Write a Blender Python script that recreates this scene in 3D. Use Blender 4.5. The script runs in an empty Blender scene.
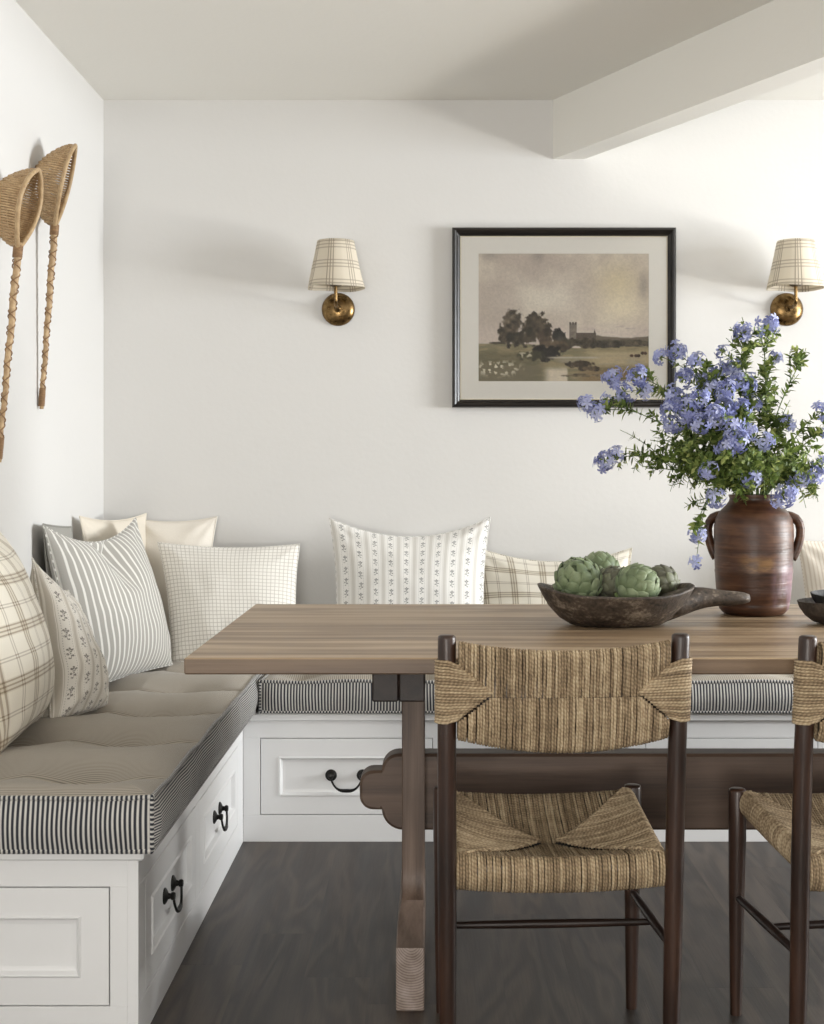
import bpy, math, random
import numpy as np
from mathutils import Vector, Matrix, noise, Quaternion
random.seed(7)
PI = math.pi
scene = bpy.context.scene
COL = scene.collection
F = 1400.0          # focal length in pixels of the 824 px wide frame
EYE = 1.11          # lens height

def W(px, py, Y):
    """point of the room seen at a pixel, at depth Y (Y is measured along the room)"""
    s = F / Y
    return Vector(((px - 432) / s, Y, EYE - (py - 470) / s))

# ------------------------------------------------------------------ mesh builder
class MB:
    def __init__(self):
        self.v = []; self.f = []; self.uv = []; self.mi = []; self.col = []; self.has_uv = False; self.has_col = False
    def add(self, verts, faces, uvs=None, mi=0, col=None):
        b = len(self.v)
        self.v.extend([tuple(p) for p in verts])
        c = col if col is not None else (1, 1, 1)
        if col is not None: self.has_col = True
        self.col.extend([c] * len(verts) if not (col is not None and hasattr(col[0], '__len__')) else list(col))
        for k, f in enumerate(faces):
            self.f.append(tuple(i + b for i in f)); self.mi.append(mi)
            if uvs is not None:
                self.uv.append(uvs[k]); self.has_uv = True
            else:
                self.uv.append([(0, 0)] * len(f))
        return b
    def box(self, x0, x1, y0, y1, z0, z1, bev=0.0, mi=0):
        if x0 > x1: x0, x1 = x1, x0
        if y0 > y1: y0, y1 = y1, y0
        if z0 > z1: z0, z1 = z1, z0
        b = min(bev, (x1-x0)*.45, (y1-y0)*.45, (z1-z0)*.45)
        if b <= 0:
            vs = [(x, y, z) for z in (z0, z1) for y in (y0, y1) for x in (x0, x1)]
            fs = [(0,2,3,1),(4,5,7,6),(0,1,5,4),(2,6,7,3),(0,4,6,2),(1,3,7,5)]
            self.add(vs, fs, mi=mi); return
        vs = []; idx = {}
        X = (x0, x1); Y = (y0, y1); Z = (z0, z1)
        def sg(i): return 1 if i == 0 else -1
        for i in (0,1):
            for j in (0,1):
                for k in (0,1):
                    idx[(i,j,k,0)] = len(vs); vs.append((X[i], Y[j]+sg(j)*b, Z[k]+sg(k)*b))
                    idx[(i,j,k,1)] = len(vs); vs.append((X[i]+sg(i)*b, Y[j], Z[k]+sg(k)*b))
                    idx[(i,j,k,2)] = len(vs); vs.append((X[i]+sg(i)*b, Y[j]+sg(j)*b, Z[k]))
        fs = []
        g = lambda i,j,k,a: idx[(i,j,k,a)]
        fs += [(g(0,0,0,0),g(0,0,1,0),g(0,1,1,0),g(0,1,0,0)), (g(1,0,0,0),g(1,1,0,0),g(1,1,1,0),g(1,0,1,0))]
        fs += [(g(0,0,0,1),g(1,0,0,1),g(1,0,1,1),g(0,0,1,1)), (g(0,1,0,1),g(0,1,1,1),g(1,1,1,1),g(1,1,0,1))]
        fs += [(g(0,0,0,2),g(0,1,0,2),g(1,1,0,2),g(1,0,0,2)), (g(0,0,1,2),g(1,0,1,2),g(1,1,1,2),g(0,1,1,2))]
        for i in (0,1):
            for j in (0,1):
                f = (g(i,j,0,0),g(i,j,1,0),g(i,j,1,1),g(i,j,0,1)); fs.append(f if (i+j)%2 else f[::-1])
        for i in (0,1):
            for k in (0,1):
                f = (g(i,0,k,0),g(i,1,k,0),g(i,1,k,2),g(i,0,k,2)); fs.append(f if (i+k)%2==0 else f[::-1])
        for j in (0,1):
            for k in (0,1):
                f = (g(0,j,k,1),g(1,j,k,1),g(1,j,k,2),g(0,j,k,2)); fs.append(f if (j+k)%2 else f[::-1])
        for i in (0,1):
            for j in (0,1):
                for k in (0,1):
                    f = (g(i,j,k,0),g(i,j,k,1),g(i,j,k,2)); fs.append(f if (i+j+k)%2 else f[::-1])
        self.add(vs, fs, mi=mi)
    def tube(self, pts, r, n=8, caps=True, mi=0, closed=False, col=None, squash=None):
        pts = [Vector(p) for p in pts]; m = len(pts)
        rs = r if hasattr(r, '__len__') else [r] * m
        vs = []; us = [0.0]
        for i in range(1, m): us.append(us[-1] + (pts[i]-pts[i-1]).length)
        ref = None
        for i in range(m):
            if closed: t = pts[(i+1) % m] - pts[(i-1) % m]
            else: t = pts[min(i+1, m-1)] - pts[max(i-1, 0)]
            if t.length < 1e-9: t = Vector((0,0,1))
            t.normalize()
            if ref is None:
                a = Vector((0,0,1)) if abs(t.z) < .9 else Vector((1,0,0))
                ref = (a - t*a.dot(t)).normalized()
            else:
                ref = ref - t*ref.dot(t)
                if ref.length < 1e-6: ref = t.orthogonal()
                ref.normalize()
            bn = t.cross(ref)
            for k in range(n):
                a = 2*PI*k/n
                vs.append(pts[i] + (ref*math.cos(a) + bn*math.sin(a)*(squash or 1))*rs[i])
        fs = []; uvs = []
        rings = m if closed else m-1
        for i in range(rings):
            j = (i+1) % m
            u0 = us[i]; u1 = us[j] if j > i else us[i] + (pts[0]-pts[-1]).length
            for k in range(n):
                k2 = (k+1) % n
                fs.append((i*n+k, i*n+k2, j*n+k2, j*n+k))
                uvs.append([(u0, k/n), (u0, (k+1)/n), (u1, (k+1)/n), (u1, k/n)])
        if caps and not closed:
            fs.append(tuple(range(n-1, -1, -1))); uvs.append([(0,0)]*n)
            fs.append(tuple((m-1)*n+k for k in range(n))); uvs.append([(us[-1],0)]*n)
        self.add(vs, fs, uvs, mi=mi, col=col)
    def lathe(self, prof, n=48, c=(0,0,0), mi=0, M=None):
        vs = []; fs = []; uvs = []
        m = len(prof)
        for r, z in prof:
            for k in range(n):
                a = 2*PI*k/n
                p = Vector((r*math.cos(a), r*math.sin(a), z))
                if M: p = M @ p
                vs.append(p + Vector(c))
        for i in range(m-1):
            for k in range(n):
                k2 = (k+1) % n
                fs.append((i*n+k, i*n+k2, (i+1)*n+k2, (i+1)*n+k))
                uvs.append([(k/n, prof[i][1]), ((k+1)/n, prof[i][1]), ((k+1)/n, prof[i+1][1]), (k/n, prof[i+1][1])])
        self.add(vs, fs, uvs, mi=mi)
    def prism(self, poly, d0, d1, axis='x', bev=0.0, mi=0):
        """poly of 2d points, extruded along an axis; rim slightly bevelled"""
        n = len(poly)
        cx = sum(p[0] for p in poly)/n; cy = sum(p[1] for p in poly)/n
        def mk(a, b, d):
            return (d, a, b) if axis == 'x' else ((a, d, b) if axis == 'y' else (a, b, d))
        def shrink(bv):
            out = []
            for i in range(n):
                p0 = Vector(poly[i-1]); p = Vector(poly[i]); p1 = Vector(poly[(i+1) % n])
                e0 = (p-p0).normalized(); e1 = (p1-p).normalized()
                nn = Vector((-(e0.y+e1.y), e0.x+e1.x))
                if nn.length < 1e-6: nn = Vector((-e0.y, e0.x))
                nn.normalize()
                out.append(p + nn*bv*SG)
            return out
        area = sum(poly[i-1][0]*poly[i][1]-poly[i][0]*poly[i-1][1] for i in range(n))
        SG = 1 if area > 0 else -1
        layers = [(poly, d0), (poly, d1)] if bev <= 0 else [(shrink(bev), d0), (poly, d0+bev), (poly, d1-bev), (shrink(bev), d1)]
        vs = []
        for pl, d in layers: vs += [mk(p[0], p[1], d) for p in pl]
        fs = []
        for l in range(len(layers)-1):
            for i in range(n):
                j = (i+1) % n
                fs.append((l*n+i, l*n+j, (l+1)*n+j, (l+1)*n+i))
        fs.append(tuple(range(n-1, -1, -1))); fs.append(tuple((len(layers)-1)*n+i for i in range(n)))
        self.add(vs, fs, mi=mi)
    def mesh(self, name, mats, smooth=True, fix=True):
        me = bpy.data.meshes.new(name)
        me.from_pydata(self.v, [], self.f)
        if self.has_uv:
            l = me.uv_layers.new(name='UVMap')
            flat = [c for uv in self.uv for p in uv for c in p]
            l.data.foreach_set('uv', flat)
        if self.has_col:
            a = me.color_attributes.new('tone', 'FLOAT_COLOR', 'POINT')
            a.data.foreach_set('color', [x for c in self.col for x in (c[0], c[1], c[2], 1)])
        for m in (mats if isinstance(mats, (list, tuple)) else [mats]): me.materials.append(m)
        me.polygons.foreach_set('material_index', self.mi)
        if fix:
            import bmesh
            bm = bmesh.new(); bm.from_mesh(me)
            bmesh.ops.recalc_face_normals(bm, faces=bm.faces)
            bm.to_mesh(me); bm.free()
        if smooth: me.polygons.foreach_set('use_smooth', [True]*len(me.polygons))
        me.update()
        return me
    def build(self, name, mats, parent=None, smooth=True, fix=True, sharp=None, loc=None):
        me = self.mesh(name, mats, smooth, fix)
        if sharp is not None and smooth: me.set_sharp_from_angle(angle=math.radians(sharp))
        o = bpy.data.objects.new(name, me); COL.objects.link(o)
        if parent is not None: o.parent = parent
        if loc is not None: o.location = loc
        return o

def tag(o, label, cat, group=None):
    o['label'] = label; o['category'] = cat
    if group: o['group'] = group
    return o
def thing(name, label, cat, loc=(0,0,0), rz=0, group=None):
    o = bpy.data.objects.new(name, None); COL.objects.link(o)
    o.location = loc; o.rotation_euler = (0, 0, rz); o.empty_display_size = .05
    return tag(o, label, cat, group)
def struct(o):
    o['kind'] = 'structure'; return o
def dup(root, loc=None, rz=None, label=None, name=None):
    r = root.copy(); COL.objects.link(r)
    if loc is not None: r.location = loc
    if rz is not None: r.rotation_euler = (0, 0, rz)
    if label: r['label'] = label
    for ch in list(root.children):
        c = ch.copy(); COL.objects.link(c); c.parent = r
        for g in list(ch.children):
            d = g.copy(); COL.objects.link(d); d.parent = c
    return r

# ------------------------------------------------------------------ node expressions
class NT:
    def __init__(self, name):
        self.m = bpy.data.materials.new(name); self.m.use_nodes = True
        self.t = self.m.node_tree; self.t.nodes.clear()
        self.out = self.t.nodes.new('ShaderNodeOutputMaterial')
        self.b = self.t.nodes.new('ShaderNodeBsdfPrincipled')
        self.t.links.new(self.b.outputs[0], self.out.inputs[0])
    def n(self, typ, **kw):
        nd = self.t.nodes.new(typ)
        for k, v in kw.items(): setattr(nd, k, v)
        return nd
    def put(self, sock, val):
        if isinstance(val, S): self.t.links.new(val.s, sock)
        elif hasattr(val, 'is_output'): self.t.links.new(val, sock)
        else:
            if hasattr(sock.default_value, '__len__') and hasattr(val, '__len__') and len(sock.default_value) == 4 and len(val) == 3: val = (*val, 1)
            sock.default_value = val
    def math(self, op, *a):
        nd = self.n('ShaderNodeMath', operation=op)
        for i, x in enumerate(a): self.put(nd.inputs[i], x)
        return S(self, nd.outputs[0])
    def coord(self, kind='Object'):
        tc = self.n('ShaderNodeTexCoord'); sx = self.n('ShaderNodeSeparateXYZ')
        self.t.links.new(tc.outputs[kind], sx.inputs[0])
        return [S(self, sx.outputs[i]) for i in range(3)]
    def vec(self, x, y, z=0.0):
        c = self.n('ShaderNodeCombineXYZ')
        for i, v in enumerate((x, y, z)): self.put(c.inputs[i], v)
        return c.outputs[0]
    def noise(self, v=None, scale=5, detail=3, rough=.5, dist=0, out='Fac'):
        nd = self.n('ShaderNodeTexNoise')
        if v is not None: self.t.links.new(v, nd.inputs['Vector'])
        nd.inputs['Scale'].default_value = scale; nd.inputs['Detail'].default_value = detail
        nd.inputs['Roughness'].default_value = rough; nd.inputs['Distortion'].default_value = dist
        return S(self, nd.outputs[out])
    def white(self, v):
        nd = self.n('ShaderNodeTexWhiteNoise'); self.t.links.new(v, nd.inputs['Vector'])
        return S(self, nd.outputs['Value'])
    def mix(self, f, a, b):
        nd = self.n('ShaderNodeMix', data_type='RGBA')
        self.put(nd.inputs[0], f); self.put(nd.inputs[6], a); self.put(nd.inputs[7], b)
        return nd.outputs[2]
    def ramp(self, f, stops):
        nd = self.n('ShaderNodeValToRGB'); self.put(nd.inputs[0], f)
        el = nd.color_ramp.elements
        while len(el) < len(stops): el.new(.5)
        for e, (p, c) in zip(el, stops): e.position = p; e.color = (*c, 1)
        return nd.outputs[0]
    def attr(self, name):
        nd = self.n('ShaderNodeAttribute', attribute_name=name); return nd
    def bump(self, h, dist=.001, strength=1.0):
        nd = self.n('ShaderNodeBump'); self.put(nd.inputs['Height'], h)
        nd.inputs['Distance'].default_value = dist; nd.inputs['Strength'].default_value = strength
        self.t.links.new(nd.outputs[0], self.b.inputs['Normal'])
    def set(self, **kw):
        for k, v in kw.items(): self.put(self.b.inputs[k.replace('_', ' ')], v)
        return self.m
class S:
    def __init__(self, nt, s): self.nt = nt; self.s = s
    def __add__(a, b): return a.nt.math('ADD', a, b)
    __radd__ = __add__
    def __sub__(a, b): return a.nt.math('SUBTRACT', a, b)
    def __rsub__(a, b): return a.nt.math('SUBTRACT', b, a)
    def __mul__(a, b): return a.nt.math('MULTIPLY', a, b)
    __rmul__ = __mul__
    def __truediv__(a, b): return a.nt.math('DIVIDE', a, b)
    def sin(a): return a.nt.math('SINE', a)
    def abs(a): return a.nt.math('ABSOLUTE', a)
    def frac(a): return a.nt.math('FRACT', a)
    def floor(a): return a.nt.math('FLOOR', a)
    def sqrt(a): return a.nt.math('SQRT', a)
    def max(a, b): return a.nt.math('MAXIMUM', a, b)
    def min(a, b): return a.nt.math('MINIMUM', a, b)
    def lt(a, b): return a.nt.math('LESS_THAN', a, b)
    def gt(a, b): return a.nt.math('GREATER_THAN', a, b)
    def pow(a, b): return a.nt.math('POWER', a, b)
    def step(a, lo, hi):   # smoothstep
        nd = a.nt.n('ShaderNodeMapRange', interpolation_type='SMOOTHSTEP')
        a.nt.put(nd.inputs[0], a); nd.inputs[1].default_value = lo; nd.inputs[2].default_value = hi
        return S(a.nt, nd.outputs[0])

def lin(r, g, b):
    f = lambda c: (c/255/12.92) if c/255 <= .04045 else ((c/255+.055)/1.055)**2.4
    return (f(r), f(g), f(b))

# ------------------------------------------------------------------ materials
def m_paint(name, c, rough=.6, bump=.0004):
    t = NT(name)
    x, y, z = t.coord()
    nz = t.noise(t.vec(x, y, z), scale=3.0, detail=4)
    t.bump(t.noise(t.vec(x, y, z), scale=60, detail=3), bump)
    return t.set(Base_Color=t.mix(nz*.5, c, tuple(k*.965 for k in c)), Roughness=rough)
def m_plain(name, c, rough=.5, metal=0.0, var=.1, scale=40, bump=0):
    t = NT(name); x, y, z = t.coord()
    nz = t.noise(t.vec(x, y, z), scale=scale, detail=3)
    if bump: t.bump(nz, bump)
    return t.set(Base_Color=t.mix(nz, tuple(k*(1-var) for k in c), tuple(min(1, k*(1+var)) for k in c)), Roughness=rough, Metallic=metal)

def m_wood(name, dark, mid, light, axis=0, rough=.5, scale=1.0, boards=0.0, bump=.0003):
    """grain runs along the given object axis"""
    t = NT(name); c = t.coord()
    L = c[axis]; A, B = [c[i] for i in range(3) if i != axis]
    if boards:
        bid = ((A+10.0)/boards).floor()
        off = t.white(t.vec(bid, 3.0, 1.0))
    else:
        off = 0.0
    g1 = t.noise(t.vec((L+off*7.0)*1.2*scale, (A+off)*26.0*scale, B*26.0*scale), scale=1, detail=5, rough=.6, dist=.35)
    g2 = t.noise(t.vec((L+off*3.0)*5.0*scale, A*190.0*scale, B*190.0*scale), scale=1, detail=3, rough=.6)
    ring = ((t.noise(t.vec((L+off*5.0)*.7*scale, A*7.0*scale, B*7.0*scale), scale=1, detail=2)*26.0).sin())*.5+.5
    f = g1*.55 + g2*.25 + ring*.2
    if boards: f = f + (t.white(t.vec(bid, 9.0, 4.0))-.5)*.10
    col = t.ramp(f, [(.3, dark), (.5, mid), (.72, light)])
    if boards:
        e = ((A+10.0)/boards).frac()
        seam = e.lt(.006/boards*.25)
        col = t.mix(seam*.55, col, dark)
    t.bump(g2+g1*.5, bump)
    return t.set(Base_Color=col, Roughness=rough)

def m_floor():
    t = NT('floor_oak'); x, y, z = t.coord()
    pw = .145
    pid = ((x+20.0)/pw).floor()
    r1 = t.white(t.vec(pid, 1.0, 0.0))
    bid = ((y+20.0+r1*2.0)/1.9).floor()
    r2 = t.white(t.vec(pid, bid, 2.0))
    ex = ((x+20.0)/pw).frac(); ey = ((y+20.0+r1*2.0)/1.9).frac()
    gap = ex.lt(.012).max(ey.lt(.0012))
    g1 = t.noise(t.vec(x*24.0+r2*40.0, y*1.7+r2*9.0, r2*5.0), scale=1, detail=5, rough=.62, dist=.5)
    cath = ((t.noise(t.vec(x*7.5+r2*30.0, y*1.1+r2*17.0, r2*3.0), scale=1, detail=2, dist=.6)*38.0).sin())*.5+.5
    pores = t.noise(t.vec(x*260.0, y*9.0, r2*5.0), scale=1, detail=3, rough=.7)
    f = g1*.45 + cath*.22 + pores*.33 + (r2-.5)*.16
    col = t.ramp(f, [(.28, lin(33,28,25)), (.5, lin(57,49,43)), (.75, lin(84,73,64))])
    col = t.mix(gap*.3, col, lin(38,32,28))
    t.bump(pores*.6+cath*.4-gap*1.0, .0007)
    return t.set(Base_Color=col, Roughness=g1*.2+.34, Specular_IOR_Level=.5)

def fabric_finish(t, col, u, v, rough=.9, weave=900.0, bump=.00025):
    nz = t.noise(t.vec(u*weave, v*weave*.35, 0.0), scale=1, detail=1) + t.noise(t.vec(u*weave*.35, v*weave, 2.0), scale=1, detail=1)
    t.bump(nz, bump)
    f = (nz-1.0)*.5+.5
    col = t.mix(f, t.mix(.12, col, (0,0,0)), t.mix(.05, col, (1,1,1)))
    return t.set(Base_Color=col, Roughness=rough, Sheen_Weight=.2)
def band(c, centre, half):   # 1 inside |frac - centre| < half
    return (c-centre).abs().lt(half)
def soft(c, centre, half, e):
    d = (c-centre).abs()
    return 1.0 - d.step(half-e, half+e)

def m_plaid(name, base, line, shade, period=.17, wl=.0035, ratio=1.0):
    t = NT(name); u, v, _ = t.coord('UV')
    def dirn(c):
        f = (c/period+.13).frac()
        k = soft(f, .18, wl/period/2, .006)
        for q in (.26, .34): k = k.max(soft(f, q, wl/period/2, .006))
        k2 = soft(f, .70, wl/period/2*.8, .006).max(soft(f, .76, wl/period/2*.8, .006))
        wide = soft(f, .26, .12, .01)
        return k.max(k2*.7), wide
    a, wa = dirn(u); b, wb = dirn(v*ratio)
    col = t.mix((wa+wb)*.42, base, shade)
    col = t.mix((a*.62+b*.62).min(.95), col, line)
    return fabric_finish(t, col, u, v)
def m_stripe(name, base, stripe, period, duty, axis=0, edge=.04, extra=None):
    t = NT(name); u, v, _ = t.coord('UV')
    c = u if axis == 0 else v
    f = (c/period).frac()
    k = soft(f, .5, duty/2, edge)
    col = t.mix(k, base, stripe)
    return fabric_finish(t, col, u, v)
def m_check(name, base, line, period, w, strength=.8):
    t = NT(name); u, v, _ = t.coord('UV')
    w_ = t.noise(t.vec(u*14.0, v*14.0, 0.0), scale=1, detail=1)*.004
    a = soft(((u+w_)/period).frac(), .5, w/period/2, .05); b = soft(((v+w_)/period).frac(), .5, w/period/2, .05)
    col = t.mix((a+b).min(1.0)*strength, base, line)
    return fabric_finish(t, col, u, v)
def m_floral(name, base, stripe, motif, period=.045, ry=.042, size=1.0, strength=.8):
    """ticking stripes with small sprigs running up the plain bands between them"""
    t = NT(name); u, v, _ = t.coord('UV')
    pid = (u/period).floor(); fu = (u/period).frac()
    # double band of thin stripes
    st = soft(fu, .18, .10, .015)
    st2 = soft(fu, .03, .012, .01).max(soft(fu, .33, .012, .01))
    lx = (fu-.68)*period
    yy = v/ry + t.white(t.vec(pid, 5.0, 1.0))*.7
    row = yy.floor()
    flip = (t.white(t.vec(pid, row, 2.0)).gt(.5)*2.0-1.0)
    X = lx*flip/size; Y = (yy.frac()-.5)*ry/size
    def disc(cx, cy, r):
        d = ((X-cx)*(X-cx)+(Y-cy)*(Y-cy)).sqrt()
        return 1.0 - d.step(r*.75, r*1.1)
    m = disc(.0015, .007, .0042)
    for cx, cy, r in ((-.0035,.0085,.0026),(.006,.009,.0024),(.001,.0125,.0024),(-.0045,-.002,.0028),(.0045,-.005,.0028),(-.003,-.011,.0022),(.0015,.0005,.0018)):
        m = m.max(disc(cx, cy, r))
    stem = (1.0-(X+(Y*300.0).sin()*.0012).abs().step(.0005,.0011))*Y.abs().lt(.013)
    hole = disc(.0015, .007, .0015)
    m = (m - hole*.7).max(stem*.9)
    m = m*t.noise(t.vec(u*400.0, v*400.0, 0.0), scale=1, detail=2).step(.3, .55)
    dots = ((lx.abs()-.0095).abs().lt(.0007))*((v/.006).frac().lt(.45))
    col = t.mix(st*.75, base, stripe)
    col = t.mix(st2*.9, col, stripe)
    col = t.mix(dots*.5, col, motif)
    col = t.mix(m*strength, col, motif)
    return fabric_finish(t, col, u, v)

def m_rush(name):
    t = NT(name); u, v, _ = t.coord('UV')
    at = t.attr('tone'); sx = t.n('ShaderNodeSeparateColor'); t.t.links.new(at.outputs['Color'], sx.inputs[0])
    tone = S(t, sx.outputs[0])
    tw = ((u/.0075+v*1.0+tone*13.0)*2*PI).sin()*.5+.5
    fib = t.noise(t.vec(u*120.0+v*3.0, v*9.0, tone*50.0), scale=1, detail=3, rough=.7)
    pos = t.coord('Object'); big = t.noise(t.vec(*pos), scale=45, detail=2)
    f = tone*.20 + fib*.46 + tw*.10 + big*.24
    col = t.ramp(f, [(.25, lin(84,70,55)), (.45, lin(142,122,96)), (.60, lin(182,162,132)), (.85, lin(216,200,172))])
    t.bump(tw*.7+fib*.6, .0005)
    return t.set(Base_Color=col, Roughness=.75, Specular_IOR_Level=.3)
def m_wicker(name, a, b):
    # cane: darker where the fibres are rough
    t = NT(name); u, v, _ = t.coord('UV')
    pos = t.coord('Object')
    f = t.noise(t.vec(*pos), scale=60, detail=3, rough=.7)*.6 + t.noise(t.vec(u*40.0, v*4.0, 0.0), scale=1, detail=2)*.4
    t.bump(f, .0005)
    return t.set(Base_Color=t.ramp(f, [(.3, a), (.7, b)]), Roughness=.55)

def m_brass():
    t = NT('aged_brass'); p = t.coord()
    f = t.noise(t.vec(*p), scale=45, detail=4, rough=.65)
    t.bump(t.noise(t.vec(*p), scale=30, detail=2), .0008)
    return t.set(Base_Color=t.ramp(f, [(.3, lin(84,66,40)), (.55, lin(124,100,66)), (.75, lin(150,126,90))]), Metallic=1.0, Roughness=f*.3+.14)
def m_clay():
    t = NT('glazed_clay'); x, y, z = t.coord()
    n1 = t.noise(t.vec(x, y, z*3.0), scale=9, detail=4, rough=.6)
    n2 = t.noise(t.vec(x*1.0, y*1.0, z*22.0), scale=5, detail=3)
    drip = t.noise(t.vec(x*16.0, y*16.0, z*5.0), scale=1, detail=4)
    col = t.ramp(n1*.6+n2*.4, [(.32, lin(34,22,16)), (.5, lin(72,46,32)), (.62, lin(92,62,42)), (.8, lin(114,82,54))])
    lil = drip.step(.52, .66)*(1.0-z.step(.09, .15))*x.step(.015, .05)
    col = t.mix(lil*.38, col, lin(165,138,155))
    band_ = (1.0-(z-.125).abs().step(.012, .03))*(1.0-(x+.01).abs().step(.02,.05))
    col = t.mix(band_*.5*n1.step(.4,.6), col, lin(150,112,62))
    t.bump(n2*.5+n1*.5, .0022)
    return t.set(Base_Color=col, Roughness=n1*.4+.22, Specular_IOR_Level=.4)
def m_bowl(name='weathered_wood_bowl', a=(26,21,17), b=(78,67,57), c=(154,142,126)):
    t = NT(name); x, y, z = t.coord()
    n1 = t.noise(t.vec(x*.6, y, z), scale=26, detail=5, rough=.65)
    n2 = t.noise(t.vec(x, y, z), scale=140, detail=3)
    t.bump(n1+n2*.4, .003)
    return t.set(Base_Color=t.ramp(n1*.7+n2*.3, [(.35, lin(*a)), (.52, lin(*b)), (.68, lin(*c))]), Roughness=.62)
def m_leaf(name, a, b, c):
    t = NT(name); at = t.attr('tone')
    sx = t.n('ShaderNodeSeparateColor'); t.t.links.new(at.outputs['Color'], sx.inputs[0])
    col = t.ramp(S(t, sx.outputs[0]), [(0, a), (.5, b), (1, c)])
    t.set(Base_Color=col, Roughness=.5, Specular_IOR_Level=.3)
    tr = t.n('ShaderNodeBsdfTranslucent'); t.t.links.new(col, tr.inputs[0])
    mx = t.n('ShaderNodeMixShader'); mx.inputs[0].default_value = .3
    t.t.links.new(t.b.outputs[0], mx.inputs[1]); t.t.links.new(tr.outputs[0], mx.inputs[2]); t.t.links.new(mx.outputs[0], t.out.inputs[0])
    return t.m
def m_shade():
    t = NT('plaid_linen_shade'); u, v, _ = t.coord('UV')
    fu = (u*7.0+.36).frac(); fv = ((v+.02)/.066).frac()
    k = soft(fu, .3, .022, .008)
    for q in (.43, .56): k = k.max(soft(fu, q, .022, .008))
    for q in (.25, .42, .59): k = (k + soft(fv, q, .03, .012)*.75).min(1.0)
    col = t.mix(k*.6, lin(232,224,208), lin(128,108,84))
    t.set(Base_Color=col, Roughness=.85)
    tr = t.n('ShaderNodeBsdfTranslucent'); t.t.links.new(col, tr.inputs[0])
    mx = t.n('ShaderNodeMixShader'); mx.inputs[0].default_value = .35
    t.t.links.new(t.b.outputs[0], mx.inputs[1]); t.t.links.new(tr.outputs[0], mx.inputs[2]); t.t.links.new(mx.outputs[0], t.out.inputs[0])
    return t.m
def m_glass():
    t = NT('picture_glass')
    tr = t.n('ShaderNodeBsdfTransparent'); gl = t.n('ShaderNodeBsdfGlossy'); gl.inputs['Roughness'].default_value = .03
    fr = t.n('ShaderNodeFresnel'); fr.inputs[0].default_value = 1.18
    mx = t.n('ShaderNodeMixShader')
    t.t.links.new(fr.outputs[0], mx.inputs[0]); t.t.links.new(tr.outputs[0], mx.inputs[1]); t.t.links.new(gl.outputs[0], mx.inputs[2])
    t.t.links.new(mx.outputs[0], t.out.inputs[0]); t.t.nodes.remove(t.b)
    return t.m
def m_tone(name, rough=.8, scale=1.0):
    t = NT(name); at = t.attr('tone'); return t.set(Base_Color=at.outputs['Color'], Roughness=rough)

WALL = m_paint('wall_paint', (.655, .645, .628), .75)
CEIL = m_paint('ceiling_paint', (.79, .775, .73), .8)
TRIMW = m_paint('cabinet_paint', (.80, .80, .80), .38, .0001)
DARK = m_plain('gap_shade', (.03, .028, .026), .9)  # near-black colour standing in for the shade inside gaps
FLOOR = m_floor()
TABLE = m_wood('table_oak', lin(90,70,50), lin(144,120,93), lin(182,159,130), 0, .42, 1.0, boards=.21)
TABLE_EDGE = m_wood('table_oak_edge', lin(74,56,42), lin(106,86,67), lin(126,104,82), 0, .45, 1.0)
def m_endgrain():
    t = NT('table_oak_end_grain'); x, y, z = t.coord()
    n1 = t.noise(t.vec(x, y*.3, z), scale=30, detail=3)
    d = ((x+.043)*(x+.043)*2.2+(z-.155)*(z-.155)).sqrt()
    rg = ((d*1150.0+n1*5.0).sin()*.5+.5).pow(2.0)
    f = n1*.62+(1.0-rg)*.24+t.noise(t.vec(x, y, z), scale=220, detail=2)*.15
    return t.set(Base_Color=t.ramp(f, [(.25, lin(98,82,72)), (.5, lin(138,122,112)), (.75, lin(168,154,146))]), Roughness=.55)
TABLE_END = m_endgrain()
TABLE_FOOT = m_wood('table_oak_foot', lin(96,80,69), lin(122,104,92), lin(142,124,112), 1, .55, 1.2)
TABLE_Z = m_wood('table_oak_upright', lin(78,62,52), lin(106,87,74), lin(128,108,94), 2, .5, 1.6)
TABLE_X = m_wood('table_oak_stretcher', lin(60,46,38), lin(88,70,58), lin(108,88,74), 0, .5, 1.2)
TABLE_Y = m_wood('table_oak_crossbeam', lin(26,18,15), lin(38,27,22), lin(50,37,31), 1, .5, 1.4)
CHAIRW = m_wood('espresso_wood', lin(28,18,13), lin(48,32,24), lin(72,49,37), 2, .36, 1.5)
CHAIRH = m_wood('espresso_wood_rail', lin(26,17,13), lin(41,28,22), lin(58,40,32), 0, .36, 1.5)
RUSH = m_rush('twisted_rush')
IRON = m_plain('black_iron', (.02, .019, .018), .38, .7)
BRASS = m_brass()
# ------------------------------------------------------------------ room shell
X0, X1, Y0, Y1, H = -1.11, 4.3, -2.8, 4.73, 2.36
def wall_with_hole(name, axis, pos, thick, a0, a1, holes, mat):
    """wall across `axis`, with rectangular openings (u0,u1,z0,z1), kept sorted along u"""
    m = MB()
    def bx(u0, u1, z0, z1):
        if axis == 'x': m.box(pos, pos+thick, u0, u1, z0, z1)
        else: m.box(u0, u1, pos, pos+thick, z0, z1)
    u = a0
    for (h0, h1, z0, z1) in holes:
        bx(u, h0, 0, H); bx(h0, h1, 0, z0); bx(h0, h1, z1, H); u = h1
    bx(u, a1, 0, H)
    return struct(m.build(name, mat, smooth=False))
m = MB(); m.box(X0-.1, X1+.1, Y0-.1, Y1+.1, -.1, 0); struct(m.build('floor', FLOOR, smooth=False))
m = MB(); m.box(X0-.1, X1+.1, Y0-.1, Y1+.1, H, H+.1); struct(m.build('ceiling', CEIL, smooth=False))
wall_with_hole('wall_back', 'y', Y1, .1, X0-.1, X1+.1, [], WALL)
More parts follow.
